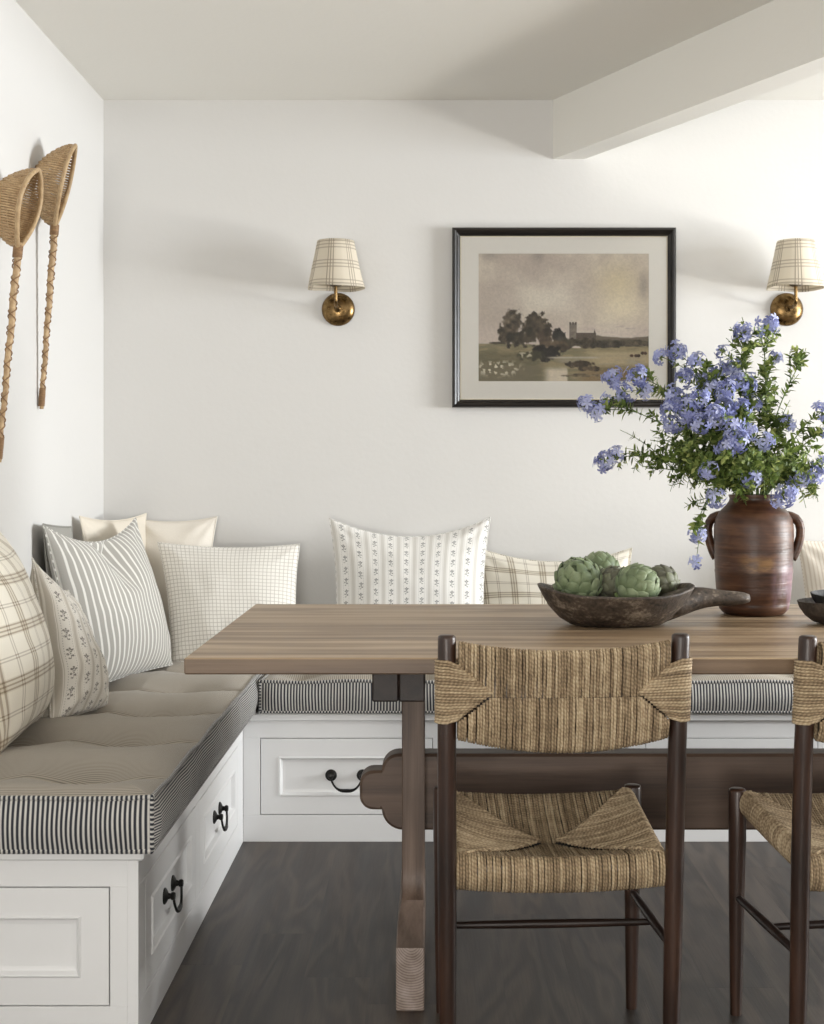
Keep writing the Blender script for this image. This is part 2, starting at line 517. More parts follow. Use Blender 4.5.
wall_with_hole('wall_left', 'x', X0-.1, .1, Y0, Y1, [(-1.9, -.2, .9, 2.1)], WALL)
wall_with_hole('wall_right', 'x', X1, .1, Y0, Y1, [(2.4, 4.0, .85, 2.1)], WALL)
wall_with_hole('wall_front', 'y', Y0-.1, .1, X0-.1, X1+.1, [(-1.0, .12, .4, 2.12), (2.3, 4.0, .4, 2.12)], WALL)
# dropped beam that crosses the room on a slant
m = MB()
bx0, bx1, bz = .409, .514, 2.16
L = Y1 - Y0
ps = [(bx0, Y1), (bx1, Y1), (bx1+.5*L, Y0), (bx0+.5*L, Y0)]
m.add([(x, y, z) for z in (bz, H) for x, y in ps], [(0,1,2,3),(7,6,5,4),(0,4,5,1),(1,5,6,2),(2,6,7,3),(3,7,4,0)])
struct(m.build('trim_1', CEIL, smooth=False))
# windows: frames with glazing bars and a pane each
def window(n, axis, pos, u0, u1, z0, z1, nu, nz):
    m = MB(); w = .05
    def bx(a0, a1, c0, c1, d=.03):
        if axis == 'x': m.box(pos-d, pos+d, a0, a1, c0, c1, .004)
        else: m.box(a0, a1, pos-d, pos+d, c0, c1, .004)
    bx(u0, u0+w, z0, z1); bx(u1-w, u1, z0, z1); bx(u0+w, u1-w, z0, z0+w); bx(u0+w, u1-w, z1-w, z1)
    for i in range(1, nu):
        c = u0+(u1-u0)*i/nu; bx(c-.011, c+.011, z0+w, z1-w, .012)
    for i in range(1, nz):
        c = z0+(z1-z0)*i/nz; bx(u0+w, u1-w, c-.011, c+.011, .010)
    struct(m.build('window_%d' % n, TRIMW, smooth=False))
window(1, 'x', X1+.05, 2.4, 4.0, .85, 2.1, 2, 2)
window(2, 'y', Y0-.05, -1.0, .12, .4, 2.12, 2, 1)
window(3, 'y', Y0-.05, 2.3, 4.0, .4, 2.12, 2, 1)
window(4, 'x', X0-.05, -1.9, -.2, .9, 2.1, 2, 1)

# ------------------------------------------------------------------ built-in benches
def mapper(kind, base):
    """(u, outward distance, z) -> world"""
    if kind == 'back': return lambda u, d, z: (u, base-d, z)     # faces the camera
    return lambda u, d, z: (base+d, u, z)                         # faces +x
def nested(m, P, u0, u1, z0, z1, spec):
    """front face with stepped recess: spec = [(inset, depth)] from the rim inwards"""
    vs = []
    for ins, d in spec:
        vs += [P(u0+ins, d, z0+ins), P(u1-ins, d, z0+ins), P(u1-ins, d, z1-ins), P(u0+ins, d, z1-ins)]
    fs = []
    for l in range(len(spec)-1):
        for i in range(4):
            j = (i+1) % 4; fs.append((l*4+i, l*4+j, (l+1)*4+j, (l+1)*4+i))
    n = (len(spec)-1)*4; fs.append((n, n+1, n+2, n+3)); fs.append((3, 2, 1, 0))
    m.add(vs, fs)
def drawer(parent, P, u0, u1, z0, z1, pull=True, name='drawer'):
    g = .0022
    m = MB(); rim = .06
    nested(m, P, u0+g, u1-g, z0+g, z1-g, [(0, -.02), (0, -.001), (.001, 0), (rim-.007, 0), (rim-.003, .0035), (rim, .001), (rim+.004, -.009), (rim+.012, -.010)])
    d = m.build(name, TRIMW, parent, smooth=False)
    if pull:
        uc = (u0+u1)/2; zc = .197
        h = MB()
        for s in (-1, 1):
            c = uc + s*.047
            A = Vector(P(c, -.010, zc)); 
            n = (Vector(P(c, 1, zc)) - Vector(P(c, 0, zc)))
            q = Vector((0,0,1)).rotation_difference(n).to_matrix().to_4x4()
            h.lathe([(0,0),(.0175,0),(.0175,.003),(.013,.006),(.007,.009),(.0055,.014),(.008,.016),(.009,.020),(.007,.024),(0,.025)], 20, A, M=q)
        pts = []; rs = []
        for i in range(25):
            a = PI*i/24
            cs = math.cos(a); uu = uc - math.copysign(abs(cs)**.62, cs)*(.047-.009*math.sin(a))
            drop = .042*(math.sin(a)**.85 if 0 < i < 24 else 0)
            pts.append(P(uu, .010+.004*math.sin(a), zc-drop)); rs.append(.0030+.0026*math.exp(-((i-12)/3.2)**2))
        h.tube(pts, rs, 8)
        h.build('handle', IRON, d, sharp=40)
    return d
def bench_front(m, P, u0, u1, openings, ztop=.375, z0=.08, z1=.31, t=.02):
    """face frame: plinth, top rail and stiles round the drawer openings (as boxes)"""
    def bx(a0, a1, c0, c1, d0=-t, d1=0.0):
        p = P(a0, d0, c0); q = P(a1, d1, c1)
        m.box(p[0], q[0], p[1], q[1], c0, c1, .0008)
    bx(u0, u1, 0, z0); bx(u0, u1, z1, ztop)
    u = u0
    for a, b in openings:
        bx(u, a, z0, z1); u = b
    bx(u, u1, z0, z1)
BX1 = 2.3
# bench under the back wall
bb = thing('banquette_bench', 'long white built-in drawer bench along the wall below the framed landscape', 'bench', (0,0,0))
m = MB()
Pb = mapper('back', 4.18)
opb = [(-.513, .003), (.063, .5795), (.6365, 1.153), (1.213, 1.729)]
bench_front(m, Pb, -.564, BX1, opb)
m.box(-.562, BX1, 4.705, 4.728, 0, .36); m.box(BX1-.02, BX1, 4.2, 4.7, 0, .36)
m.build('body', TRIMW, bb, smooth=False)
m = MB(); m.box(-.56, BX1-.02, 4.215, 4.225, .01, .36); m.build('gap_shade_sheet', DARK, bb, smooth=False)  # added dark sheet, paints the shade seen through the drawer gaps
m = MB(); m.box(-.566, BX1+.01, 4.166, 4.728, .362, .386, .004); m.build('seat_board', TRIMW, bb, smooth=False)
for a, b in opb: drawer(bb, Pb, a, b, .08, .31)
# bench under the left wall
lb = thing('banquette_bench', 'white built-in drawer bench along the wall with the wicker scoops', 'bench', (0,0,0))
m = MB()
Pl = mapper('left', -.564)
opl = [(2.757, 3.337), (3.40, 4.06)]
bench_front(m, Pl, 2.687, 4.178, opl)
Pe = mapper('back', 2.687)
ope = [(-1.05, -.618)]
bench_front(m, Pe, -1.108, -.584, ope)
m.box(-.5835, -.5635, 2.686, 2.706, 0, .375)          # corner post
m.build('body', TRIMW, lb, smooth=False)
m = MB(); m.box(-.61, -.60, 2.72, 4.17, .01, .36); m.box(-1.10, -.61, 2.72, 2.73, .01, .36); m.build('gap_shade_sheet', DARK, lb, smooth=False)  # added dark sheets, painted shade behind the drawer and end panel gaps
m = MB(); m.box(-1.108, -.552, 2.676, 4.164, .362, .386, .004); m.box(-1.108, -.568, 4.164, 4.728, .362, .386); m.build('seat_board', TRIMW, lb, smooth=False)
for a, b in opl: drawer(lb, Pl, a, b, .08, .31)
drawer(lb, Pe, ope[0][0], ope[0][1], .08, .31, pull=False, name='end_panel')

# ------------------------------------------------------------------ seat cushions
def m_ticking(name, base, dark, period=.0092, duty=.5):
    t = NT(name); u, v, _ = t.coord('UV')
    k = soft((u/period).frac(), .5, duty/2, .12)
    col = t.mix(k, base, dark)
    t.bump(t.noise(t.vec(u*700.0, v*700.0, 0.0), scale=1, detail=1), .0003)
    return t.set(Base_Color=col, Roughness=.9, Sheen_Weight=.15)
TICK_SIDE = m_ticking('ticking_side', lin(200,197,191), lin(38,40,49), .0092, .56)
TICK_TOP = m_ticking('ticking_top', lin(170,161,147), lin(124,116,106), .0060, .40)
TUFT = m_plain('tuft_thread', lin(120,112,100), .9)
def cushion(root, x0, x1, y0, y1, zb, zt, xt, yt, front_faces, along):
    """tufted mattress: top height field, boxed sides in ticking, welt at both rims. xt, yt tuft columns and rows"""
    st_ = .006 if along == 'y' else .012
    nx = int((x1-x0)/st_); ny = int((y1-y0)/st_)
    px_ = yt[1]-yt[0]; 
    def top(x, y):
        e = min(x-x0, x1-x, y-y0, y1-y)
        ef = min(1, max(0, e/.07)); ef = math.sin(ef*PI/2)
        if along == 'y': c = (y-yt[0])/(yt[1]-yt[0])
        else: c = (x-xt[0])/(xt[1]-xt[0])
        sc = abs(math.sin(PI*c))**.34
        d = min(math.hypot(x-a, (y-b)) for a in xt for b in yt)
        dip = .55*math.exp(-d/.035)+.45*math.exp(-(d/.12)**2)
        z = zt + ef*(.024*sc - .010) - dip*.046 + (1-ef)*(-.004)
        if along == 'y':
            dy = min(abs(y-b) for b in yt); z -= ef*.009*math.exp(-(dy/.010)**2)*(.5+.5*math.exp(-(d/.10)**2))
        z += noise.noise(Vector((x*9, y*9, 1)))*.0025
        return z
    def bulge(q): return .012*math.sin(PI*q)
    m = MB(); vs = []; fs = []; uvs = []
    for j in range(ny+1):
        for i in range(nx+1):
            x = x0+(x1-x0)*i/nx; y = y0+(y1-y0)*j/ny
            vs.append((x, y, top(x, y)))
    for j in range(ny):
        for i in range(nx):
            q = (j*(nx+1)+i, j*(nx+1)+i+1, (j+1)*(nx+1)+i+1, (j+1)*(nx+1)+i)
            fs.append(q)
            if along == 'y': uvs.append([(vs[k][1], vs[k][0]) for k in q])
            else: uvs.append([(vs[k][0], vs[k][1]) for k in q])
    m.add(vs, fs, uvs)
    m.build('top_cover', TICK_TOP, root, fix=False)
    # boxed sides
    m = MB(); R = 8
    def side(P, N, n, L, uvf):
        vs = []; fs = []; uvs = []
        for j in range(R+1):
            q = j/R
            for i in range(n+1):
                p = P(i/n); zz = zb + (top(p[0], p[1])-zb)*q
                wv = noise.noise(Vector((p[0]*14, p[1]*14, 5)))*.004*math.sin(PI*q)
                b = bulge(q)*min(1, min(i, n-i)*L/n/.03) + wv
                vs.append((p[0]+N[0]*b, p[1]+N[1]*b, zz))
        for j in range(R):
            for i in range(n):
                qd = (j*(n+1)+i, j*(n+1)+i+1, (j+1)*(n+1)+i+1, (j+1)*(n+1)+i)
                fs.append(qd); uvs.append([uvf(vs[k]) for k in qd])
        m.add(vs, fs, uvs)
    side(lambda t: (x0+(x1-x0)*t, y0), (0,-1), nx*2, x1-x0, lambda v: (v[0]+noise.noise(Vector((v[0]*20, v[2]*12, 0)))*.002, v[2]))
    side(lambda t: (x1, y0+(y1-y0)*t), (1,0), ny*2, y1-y0, lambda v: (v[2]*1.7+noise.noise(Vector((v[1]*6, v[2]*12, 0)))*.003, v[1]))
    side(lambda t: (x0+(x1-x0)*t, y1), (0,1), nx, x1-x0, lambda v: (v[0], v[2]))
    side(lambda t: (x0, y0+(y1-y0)*t), (-1,0), ny, y1-y0, lambda v: (v[2], v[1]))
    m.add([(x0,y0,zb),(x1,y0,zb),(x1,y1,zb),(x0,y1,zb)], [(3,2,1,0)], [[(0,0)]*4])
    m.build('side_panels', TICK_SIDE, root)
    # welts
    def loop(zf, out):
        pts = []
        for (a, b, n) in (((x0,y0),(x1,y0),nx),((x1,y0),(x1,y1),ny),((x1,y1),(x0,y1),nx),((x0,y1),(x0,y0),ny)):
            for i in range(n):
                x = a[0]+(b[0]-a[0])*i/n; y = a[1]+(b[1]-a[1])*i/n
                pts.append((x, y, zf(x, y)))
        return pts
    w = MB(); w.tube(loop(lambda x, y: top(x, y)+.001, 0), .0048, 7, closed=True); w.build('piping', TICK_SIDE, root)
    w = MB(); w.tube(loop(lambda x, y: zb+.006, 0), .0048, 7, closed=True); w.build('piping', TICK_SIDE, root)
    for (a, b) in ((x0,y0),(x1,y0)):
        w = MB(); w.tube([(a+(.002 if a == x1 else -.002)*0, b, zb+.006+(top(a, b)-zb-.005)*k/6) for k in range(7)], .0042, 7); w.build('corner_piping', TICK_SIDE, root)
    # tufts
    tm = MB(); tm.lathe([(0,.0),(.006,.0),(.007,.002),(.003,.0035),(0,.004)], 10); me = tm.mesh('tuft', TUFT)
    for a in xt:
        for b in yt:
            if x0 < a < x1 and y0 < b < y1:
                o = bpy.data.objects.new('tuft', me); COL.objects.link(o); o.parent = root; o.location = (a, b, top(a, b)-.0005)
    return top
lc = thing('seat_cushion', 'tufted ticking-stripe mattress cushion on the bench under the wicker scoops', 'cushion')
ltop = cushion(lc, -1.103, -.527, 2.635, 4.722, .387, .497, [-.95, -.692], [2.46, 2.83, 3.20, 3.57, 3.94, 4.31, 4.68], None, 'y')
bc = thing('seat_cushion', 'ticking-stripe seat cushion running behind the table below the framed landscape', 'cushion')
btop = cushion(bc, -.510, 2.28, 4.152, 4.722, .387, .487, [-.40+.38*i for i in range(8)], [4.32, 4.56], None, 'x')

# ------------------------------------------------------------------ pillows
def pillow(name, corners, thick, mat, label, group=None, droop=.02, pinch=.035, seed=1, wob=.006, ears=.0, front=None, pipe=None, N=40, cat='pillow', rot_uv=False, dent=0.0):
    BL, BR, TR, TL = [Vector(c) for c in corners]
    w = ((BR-BL).length+(TR-TL).length)/2; h = ((TL-BL).length+(TR-BR).length)/2
    nrm = (BR-BL).cross(TL-BL).normalized()
    rest = BL.lerp(BR, .5)
    def P(u, v, s):
        b = 1-(1-2*u)**2; c = 1-(1-2*v)**2
        uu = u + (0.5-u)*2*pinch*c*.9/ max(w, .1) * .5
        vv = v + (0.5-v)*2*(pinch*.55)*b/ max(h, .1)*.5
        p = BL.lerp(BR, uu).lerp(TL.lerp(TR, uu), vv)
        up = (TL-BL).normalized()
        p = p - up*droop*b*max(0, v-.3)/.7*(.5+.5*v)
        eu = 1-abs(2*u-1)**2.6; ev = 1-abs(2*v-1)**2.6
        t = thick/2*(max(eu, 0)**.62)*(max(ev, 0)**.62)*(1.12-.28*v)
        if dent: t -= thick*.30*dent*math.exp(-((u-.5)/.10)**2)*max(0, v-.55)*2*(1 if v < 1 else 0)*(ev**.5)
        q = Vector((u*w*9, v*h*9, seed*7.3+s*3))
        t += (noise.noise(q)*wob + noise.noise(q*2.3)*wob*.5)*(eu*ev)**.35
        # creases fanning out of the corners
        for cu, cv in ((0,0),(1,0),(0,1),(1,1)):
            du, dv = (u-cu)*w, (v-cv)*h; r = math.hypot(du, dv); a = math.atan2(dv, du)
            t += math.sin(a*9+seed+cu*2+cv)*.0035*math.exp(-((r-.07)/.05)**2)*(eu*ev)**.2
        return p + nrm*t*s
    m = MB(); vs = []; idx = {}
    for s in (1, -1):
        for j in range(N+1):
            for i in range(N+1):
                rim = i in (0, N) or j in (0, N)
                if s == -1 and rim: idx[(s, i, j)] = idx[(1, i, j)]; continue
                # finer steps near the rim
                fu = .5-.5*math.cos(PI*i/N)*.55-(.5-i/N)*.45
                fv = .5-.5*math.cos(PI*j/N)*.55-(.5-j/N)*.45
                idx[(s, i, j)] = len(vs)
                vs.append((P(fu, fv, s if not rim else 0), fu, fv))
    fs = []; uvs = []
    for s in (1, -1):
        for j in range(N):
            for i in range(N):
                q = [idx[(s,i,j)], idx[(s,i+1,j)], idx[(s,i+1,j+1)], idx[(s,i,j+1)]]
                if s == -1: q = q[::-1]
                fs.append(tuple(q))
                uvs.append([((vs[k][1]*w, vs[k][2]*h) if not rot_uv else (vs[k][2]*h, vs[k][1]*w)) for k in q])
    m.add([v[0] for v in vs], fs, uvs)
    root = thing(name, label, cat, group=group)
    m.build('cover', mat, root)
    rim = [(i, 0) for i in range(N)] + [(N, j) for j in range(N)] + [(i, N) for i in range(N, 0, -1)] + [(0, j) for j in range(N, 0, -1)]
    w_ = MB(); w_.tube([vs[idx[(1, i, j)]][0] for i, j in rim], .0022, 6, closed=True)
    w_.build('piping', pipe or mat, root)
    return root
P_PLAID = m_plaid('pillow_plaid_brown', lin(226,219,204), lin(118,98,76), lin(190,178,154), .118, .0040)
P_PLAID2 = m_plaid('pillow_plaid_tan', lin(228,222,208), lin(122,106,88), lin(194,184,160), .098, .0036)
P_STRIPE = m_stripe('pillow_stripe_grey', lin(226,224,218), lin(162,159,152), .0245, .70, 0, .05)
P_CHECK = m_check('pillow_windowpane', lin(234,231,224), lin(140,130,118), .0130, .0020, .55)
P_FLORAL = m_floral('pillow_floral_pale', lin(234,232,228), lin(198,194,186), lin(92,96,94), .052, .040, 1.0, .95)
P_FLORAL2 = m_floral('pillow_floral_brown', lin(222,217,208), lin(176,167,152), lin(70,62,54), .043, .046, 1.05, .9)
P_CREAM = m_plain('pillow_linen', lin(214,206,192), .9, 0, .04, 200, .0006)
P_CREAM2 = m_plain('pillow_linen_pale', lin(226,220,210), .9, 0, .04, 200, .0006)
P_GREY = m_plain('pillow_grey', lin(150,148,142), .9, 0, .05, 200, .0006)
P_TEX = m_stripe('pillow_textured', lin(228,220,208), lin(205,192,176), .012, .35, 0, .15)
Z = .503
pillow('throw_pillow', [(-1.0,4.24,Z),(-.97,4.60,Z),(-.955,4.68,.965),(-1.085,4.31,.968)], .11, P_CREAM, 'plain beige linen pillow in the corner, half hidden behind the grey striped pillow', seed=3, droop=.01)
pillow('throw_pillow', [(-1.02,4.62,Z),(-.735,4.60,Z),(-.715,4.655,.955),(-1.0,4.675,.95)], .09, P_CREAM2, 'plain cream pillow against the wall behind the windowpane check pillow', seed=4, droop=.006)
pillow('throw_pillow', [(-1.045,3.90,Z),(-1.045,4.20,Z),(-1.082,4.20,.94),(-1.082,3.895,.96)], .04, P_GREY, 'thin grey pillow flat on the wall behind the grey striped pillow', seed=5, droop=.0, pinch=.01)
pillow('throw_pillow', [(-.965,3.84,Z-.005),(-.812,4.38,Z-.002),(-.940,4.44,.958),(-1.078,3.88,.957)], .17, P_STRIPE, 'square pillow with wide grey and white stripes leaning in the corner of the bench', seed=6, droop=.055, dent=2.0, pinch=.03)
pillow('throw_pillow', [(-.825,4.42,Z),(-.42,4.42,Z),(-.432,4.57,.868),(-.893,4.56,.874)], .15, P_CHECK, 'white pillow with a fine brown windowpane check beside the table corner', seed=7, droop=.008, pinch=.03)
pillow('throw_pillow', [(-.925,3.40,Z-.012),(-.848,3.66,Z-.012),(-.935,3.60,.80),(-.985,3.45,.893)], .15, P_FLORAL2, 'small rumpled pillow with dark sprigs on tan stripes, tucked between the plaid and striped pillows', seed=8, droop=.02, pinch=.02, wob=.012)
pillow('throw_pillow', [(-.92,2.97,Z),(-.955,3.43,Z),(-1.062,3.42,.975),(-1.045,2.95,.97)], .20, P_PLAID, 'large cream pillow with brown plaid lines at the near end of the bench', seed=9, droop=.02)
pillow('throw_pillow', [(-.315,4.46,Z),(.175,4.46,Z),(.192,4.60,.955),(-.338,4.60,.952)], .15, P_FLORAL, 'tall white pillow with rows of grey sprigs and stripes behind the table', seed=10, droop=.055, pinch=.04)
pillow('throw_pillow', [(.165,4.48,Z),(.64,4.48,Z),(.66,4.62,.853),(.135,4.64,.858)], .12, P_PLAID2, 'low cream pillow with tan plaid lines behind the bowl of artichokes', seed=11, droop=.045, pinch=.03)
pillow('throw_pillow', [(1.205,4.46,Z),(1.70,4.46,Z),(1.70,4.60,.875),(1.20,4.60,.878)], .14, P_TEX, 'cream textured pillow behind the brown jug', seed=12, droop=.004, pinch=.02)

# ------------------------------------------------------------------ dining table
tb = thing('trestle_table', 'long oak trestle table with a thick plank top', 'table', (0,0,0))
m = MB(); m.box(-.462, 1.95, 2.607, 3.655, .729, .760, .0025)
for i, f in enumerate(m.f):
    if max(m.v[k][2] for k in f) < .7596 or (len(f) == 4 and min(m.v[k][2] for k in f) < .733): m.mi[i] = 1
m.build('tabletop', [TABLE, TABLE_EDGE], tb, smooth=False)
def trestle(ox):
    cv = [(3.07,.24),(3.069,.222),(3.065,.204),(3.057,.188),(3.044,.175),(3.026,.165),(3.0,.156),(2.96,.147),(2.915,.138),(2.87,.130)]
    prof = [(3.07,.652)] + cv + [(2.868,.004),(2.872,0),(3.0,0),(3.03,.03),(3.10,.048),(3.22,.048),(3.29,.03),(3.32,0),(3.448,0),(3.452,.004)] + [(6.32-y, z) for y, z in cv[::-1]] + [(3.25,.652)]
    m = MB(); m.prism(prof, ox-.066, ox-.016, 'x', .0025)
    nv = []
    for (x, y, z) in m.v:
        k = max(0, min(1, (3.055-y)/.07)) if y < 3.16 else max(0, min(1, (y-3.265)/.07))
        nv.append((x-(.008*k if x < ox-.04 else 0), y, z))
    m.v = nv
    for i, f in enumerate(m.f):
        if len(f) == 4 and max(m.v[k][1] for k in f) < 3.045 and max(m.v[k][2] for k in f) < .2: m.mi[i] = 1 if max(m.v[k][1] for k in f) < 2.876 else 2
    m.build('leg', [TABLE_Z, TABLE_END, TABLE_FOOT], tb, sharp=30)
    m = MB(); m.box(ox-.120, ox-.0668, 2.80, 3.52, .646, .728, .003); m.box(ox-.0662, ox-.014, 2.80, 3.52, .646, .728, .003)
    m.build('crossbeam', TABLE_Y, tb, smooth=False)
trestle(0.0)
trestle(1.565)
m = MB()
def arc(cx, cz, r, a0, a1, n=8): return [(cx+r*math.cos(math.radians(a0+(a1-a0)*i/n)), cz+r*math.sin(math.radians(a0+(a1-a0)*i/n))) for i in range(n+1)]
zl, zh = .308, .478
xe = 1.565+.026
poly = [( -.066, zh)] + arc(-.074, zh-.038, .038, 90, 180) + [(-.112, .4405)] + arc(-.131, .4405-.030, .030, 90, 180, 8) + arc(-.131, .3535+.030, .030, 180, 270, 8) + [(-.112, .3535)] + arc(-.064, zl+.048, .048, 180, 270) + [(1.60, zl)] + arc(1.62, zl+.04, .04, 270, 360) + arc(1.62, zh-.04, .04, 0, 90)
m.prism(poly, 3.115, 3.185, 'y', .006)
m.build('stretcher', TABLE_X, tb, sharp=35)

# ------------------------------------------------------------------ rush-seated chairs
def rush_cord(m, pts, r, rnd):
    m.tube(pts, r, 6, caps=False, col=(rnd.random(), 0, 0))
def make_chair(label):
    rnd = random.Random(3)
    c = thing('rush_chair', label, 'chair', group=None)
    # posts
    def post(x, pts, rs, top):
        m = MB(); P = []; R = []
        for (y, z), r in zip(pts, rs): P.append((x(z), y, z)); R.append(r)
        # rounded cap
        x_, y_, z_ = P[-1]; r_ = R[-1]
        P += [(x_, y_, z_+.004), (x_, y_, z_+.006)]; R += [r_*.93, r_*.72]
        m.tube(P, R, 20); m.build('leg', CHAIRW, c, sharp=50)
    for s in (-1, 1):
        post(lambda z, s=s: s*(.2045+.0055*z/.8), [(-.128,0),(-.136,.10),(-.146,.25),(-.155,.42),(-.168,.60),(-.1915,.811)], [.0135,.0155,.0168,.0172,.0168,.0163], .8)
        post(lambda z, s=s: s*(.196+.001*z), [(.19,0),(.187,.1),(.184,.25),(.18,.36),(.18,.457)], [.0115,.0135,.016,.0178,.0178], .46)
    def st(p, q, r, name='side_stretcher'):
        m = MB(); p = Vector(p); q = Vector(q)
        m.tube([p.lerp(q, k/8) for k in range(9)], [r*(.8+.3*math.sin(PI*k/8)) for k in range(9)], 14); m.build(name, CHAIRH, c, sharp=50)
    for s in (-1, 1): st((s*.196,.185,.242), (s*.2065,-.145,.236), .0085)
    st((-.20,.02,.232), (.20,.02,.232), .0078, 'cross_stretcher')
    # ---- seat: envelope weave over four rails
    m = MB(); pitch = .0055; rc = .0027
    xh = .188; ya = -.152; yb = .176           # weave edge lines
    xc_ = .005; ym = .02                        # point where the triangles meet
    th = .025
    def ztop(x, y):
        t = (y-ya)/(yb-ya); u = x/xh
        edge = .412+.046*t
        sag = .038*(1-min(1, abs(u))**2.2)*(1-abs(2*t-1)**2.4)
        bow = .007*(1-u*u)
        return edge - sag - bow*(1-abs(t-.5))
    def zc(x, y): return ztop(x, y)
    def ycord(x, sgn):
        # runs from rail (front or back) inwards to the diagonal
        edge = ya if sgn < 0 else yb
        k = min(1, abs(x)/xh)
        yi = ym + (edge-ym)*max(0, (k-.03))**1.05*.93-sgn*.004
        th_ = .031 if sgn < 0 else .022
        P = []
        n = 9
        for i in range(n+1):
            y = yi + (edge-sgn*.010-yi)*i/n
            lift = -.006*(1-i/n)**6
            P.append((x+rnd.uniform(-.0005,.0005), y, ztop(x, y)+lift))
        y0 = edge-sgn*.010; z0 = ztop(x, y0); 
        for i in range(1, 8):
            a = PI/2 - PI*i/7
            P.append((x, y0+sgn*math.cos(a)*.016, z0-th_+math.sin(a)*th_ if True else 0))
        zb = z0-2*th_
        for i in range(1, 6):
            y = y0+(yi-y0)*i/5
            P.append((x, y, min(zb+.012*i/5, ztop(x, y)-.014)))
        rush_cord(m, P, rc*rnd.uniform(.93,1.12), rnd)
    def xcord(y, sgn):
        edge = sgn*xh
        if y < ym: k = (ym-y)/(ym-ya)
        else: k = (y-ym)/(yb-ym)
        xi = sgn*(.012+(xh-.012)*max(0, k)**.95*.97)
        P = []
        n = 9
        for i in range(n+1):
            x = xi + (edge-sgn*.006-xi)*i/n
            lift = .0035*math.exp(-i*.5)-.004*(1 if i == 0 else 0)
            P.append((x, y+rnd.uniform(-.0005,.0005), ztop(x, y)+.002+lift))
        x0 = edge-sgn*.006; z0 = ztop(x0, y)+.002; th_ = .023
        for i in range(1, 8):
            a = PI/2 - PI*i/7
            P.append((x0+sgn*math.cos(a)*.015, y, z0-th_+math.sin(a)*th_))
        zb = z0-2*th_
        for i in range(1, 6):
            x = x0+(xi-x0)*i/5
            P.append((x, y, min(zb+.012*i/5, ztop(x, y)-.013)))
        rush_cord(m, P, rc*rnd.uniform(.93,1.12), rnd)
    n = int(2*xh/pitch)
    for i in range(n+1):
        x = -xh + 2*xh*i/n + (rnd.gauss(0, .0005) if 0 < i < n else 0)
        ycord(x, -1); ycord(x, 1)
    n = int((yb-ya-.02)/pitch)
    for i in range(n+1):
        y = ya+.012+(yb-ya-.022)*i/n+rnd.gauss(0, .0005)
        xcord(y, -1); xcord(y, 1)
    m.build('seat', RUSH, c, fix=False)
    # ---- back: rush wound on two curved rails, side wraps round the posts
    m = MB()
    Wh = .196
    def yfr(x, z):                               # mid surface of the back panel
        u = x/.21
        lean = -.190+(.80-z)*.12
        return lean - .028*(1-u*u)
    def zt(x): u = x/.2; return .806 - .017*(1-u*u)
    def zbm(x): u = x/.2; return .632 - .024*(1-u*u)
    zm0 = .714
    def bcord(x, upper):
        ax = abs(x)
        k = max(0, (ax-.134)/(.187-.134)); k = min(1, k)
        zr = zt(x) if upper else zbm(x)
        side = 1 if upper else -1
        zi = zm0-.006 + side*(.0005 + (.047 if upper else .044)*k)
        if not upper: zi -= .004*0
        tk = .013+rnd.uniform(-.0012, .0012)
        P = []
        z1 = zr - side*.016
        n = 6
        for i in range(n+1):
            z = zi+(z1-zi)*i/n
            b = .0045*math.sin(PI*min(1, i/n*1.0)) if not upper else 0
            dipn = .0035*math.exp(-i*.9) if upper else -.001*math.exp(-i)
            P.append((x+rnd.uniform(-.0006,.0006), yfr(x, z)-tk+dipn-b, z))
        for i in range(1, 7):
            a = PI*i/7
            P.append((x, yfr(x, z1)-tk*math.cos(a), z1+side*math.sin(a)*.016))
        for i in range(0, 5):
            z = z1+(zi-z1)*i/4
            P.append((x, yfr(x, z)+tk-(.006 if i == 4 else 0), z))
        rush_cord(m, P, rc*rnd.uniform(.92,1.14), rnd)
    n = int(2*Wh/pitch)
    for i in range(n+1):
        x = -.187+.374*i/n
        bcord(x+rnd.gauss(0, .0005), True); bcord(x+rnd.gauss(0, .0005), False)
    nz = 21
    for s in (-1, 1):
        for i in range(nz):
            q = i/(nz-1); z = .661+.110*q
            d = abs(2*q-1)
            z_in = zm0-.003 + (z-zm0+.003)*(.86)
            xi = s*(.130 + .058*d)
            P = []
            xp = s*(.2045+.0055*z/.8)
            yp = -.168-.022*(z-.6)/.2
            n2 = 5
            for k in range(n2+1):
                x = xi+(xp-xi)*k/n2
                yy = yfr(x, z)-.0172-.001*k/n2
                if k == n2: yy = yp-.0197
                zz = z_in+(z-z_in)*k/n2
                P.append((x, yy+(.006 if k == 0 else 0), zz))
            for k in range(1, 9):
                a = -PI/2+PI*k/8
                P.append((xp+s*math.cos(a)*.0198, yp+math.sin(a)*.0197, z))
            for k in range(1, 5):
                x = xp+(xi-xp)*k/4
                P.append((x, yfr(x, z)+.0150, z+(z_in-z)*k/4))
            rush_cord(m, P, rc*rnd.uniform(.95,1.15), rnd)
    # inner padding the cords lie on
    m.build('backrest', RUSH, c, fix=False)
    k = MB()
    vs = []; n = 24
    for i in range(n+1):
        x = -.182+.364*i/n
        for z, o in ((zbm(x)+.008, -1), (zt(x)-.008, -1), (zt(x)-.008, 1), (zbm(x)+.008, 1)):
            vs.append((x, yfr(x, z)+o*.0085, z))
    fs = [(0,1,2,3), (n*4+3, n*4+2, n*4+1, n*4)]
    for i in range(n):
        for j in range(4):
            fs.append((i*4+j, i*4+(j+1) % 4, (i+1)*4+(j+1) % 4, (i+1)*4+j))
    k.add(vs, fs); k.build('back_rail', CHAIRH, c)
    k = MB()
    zz = lambda x, y: ztop(x, y)-.012
    N_ = 10; vs = []; fs = []
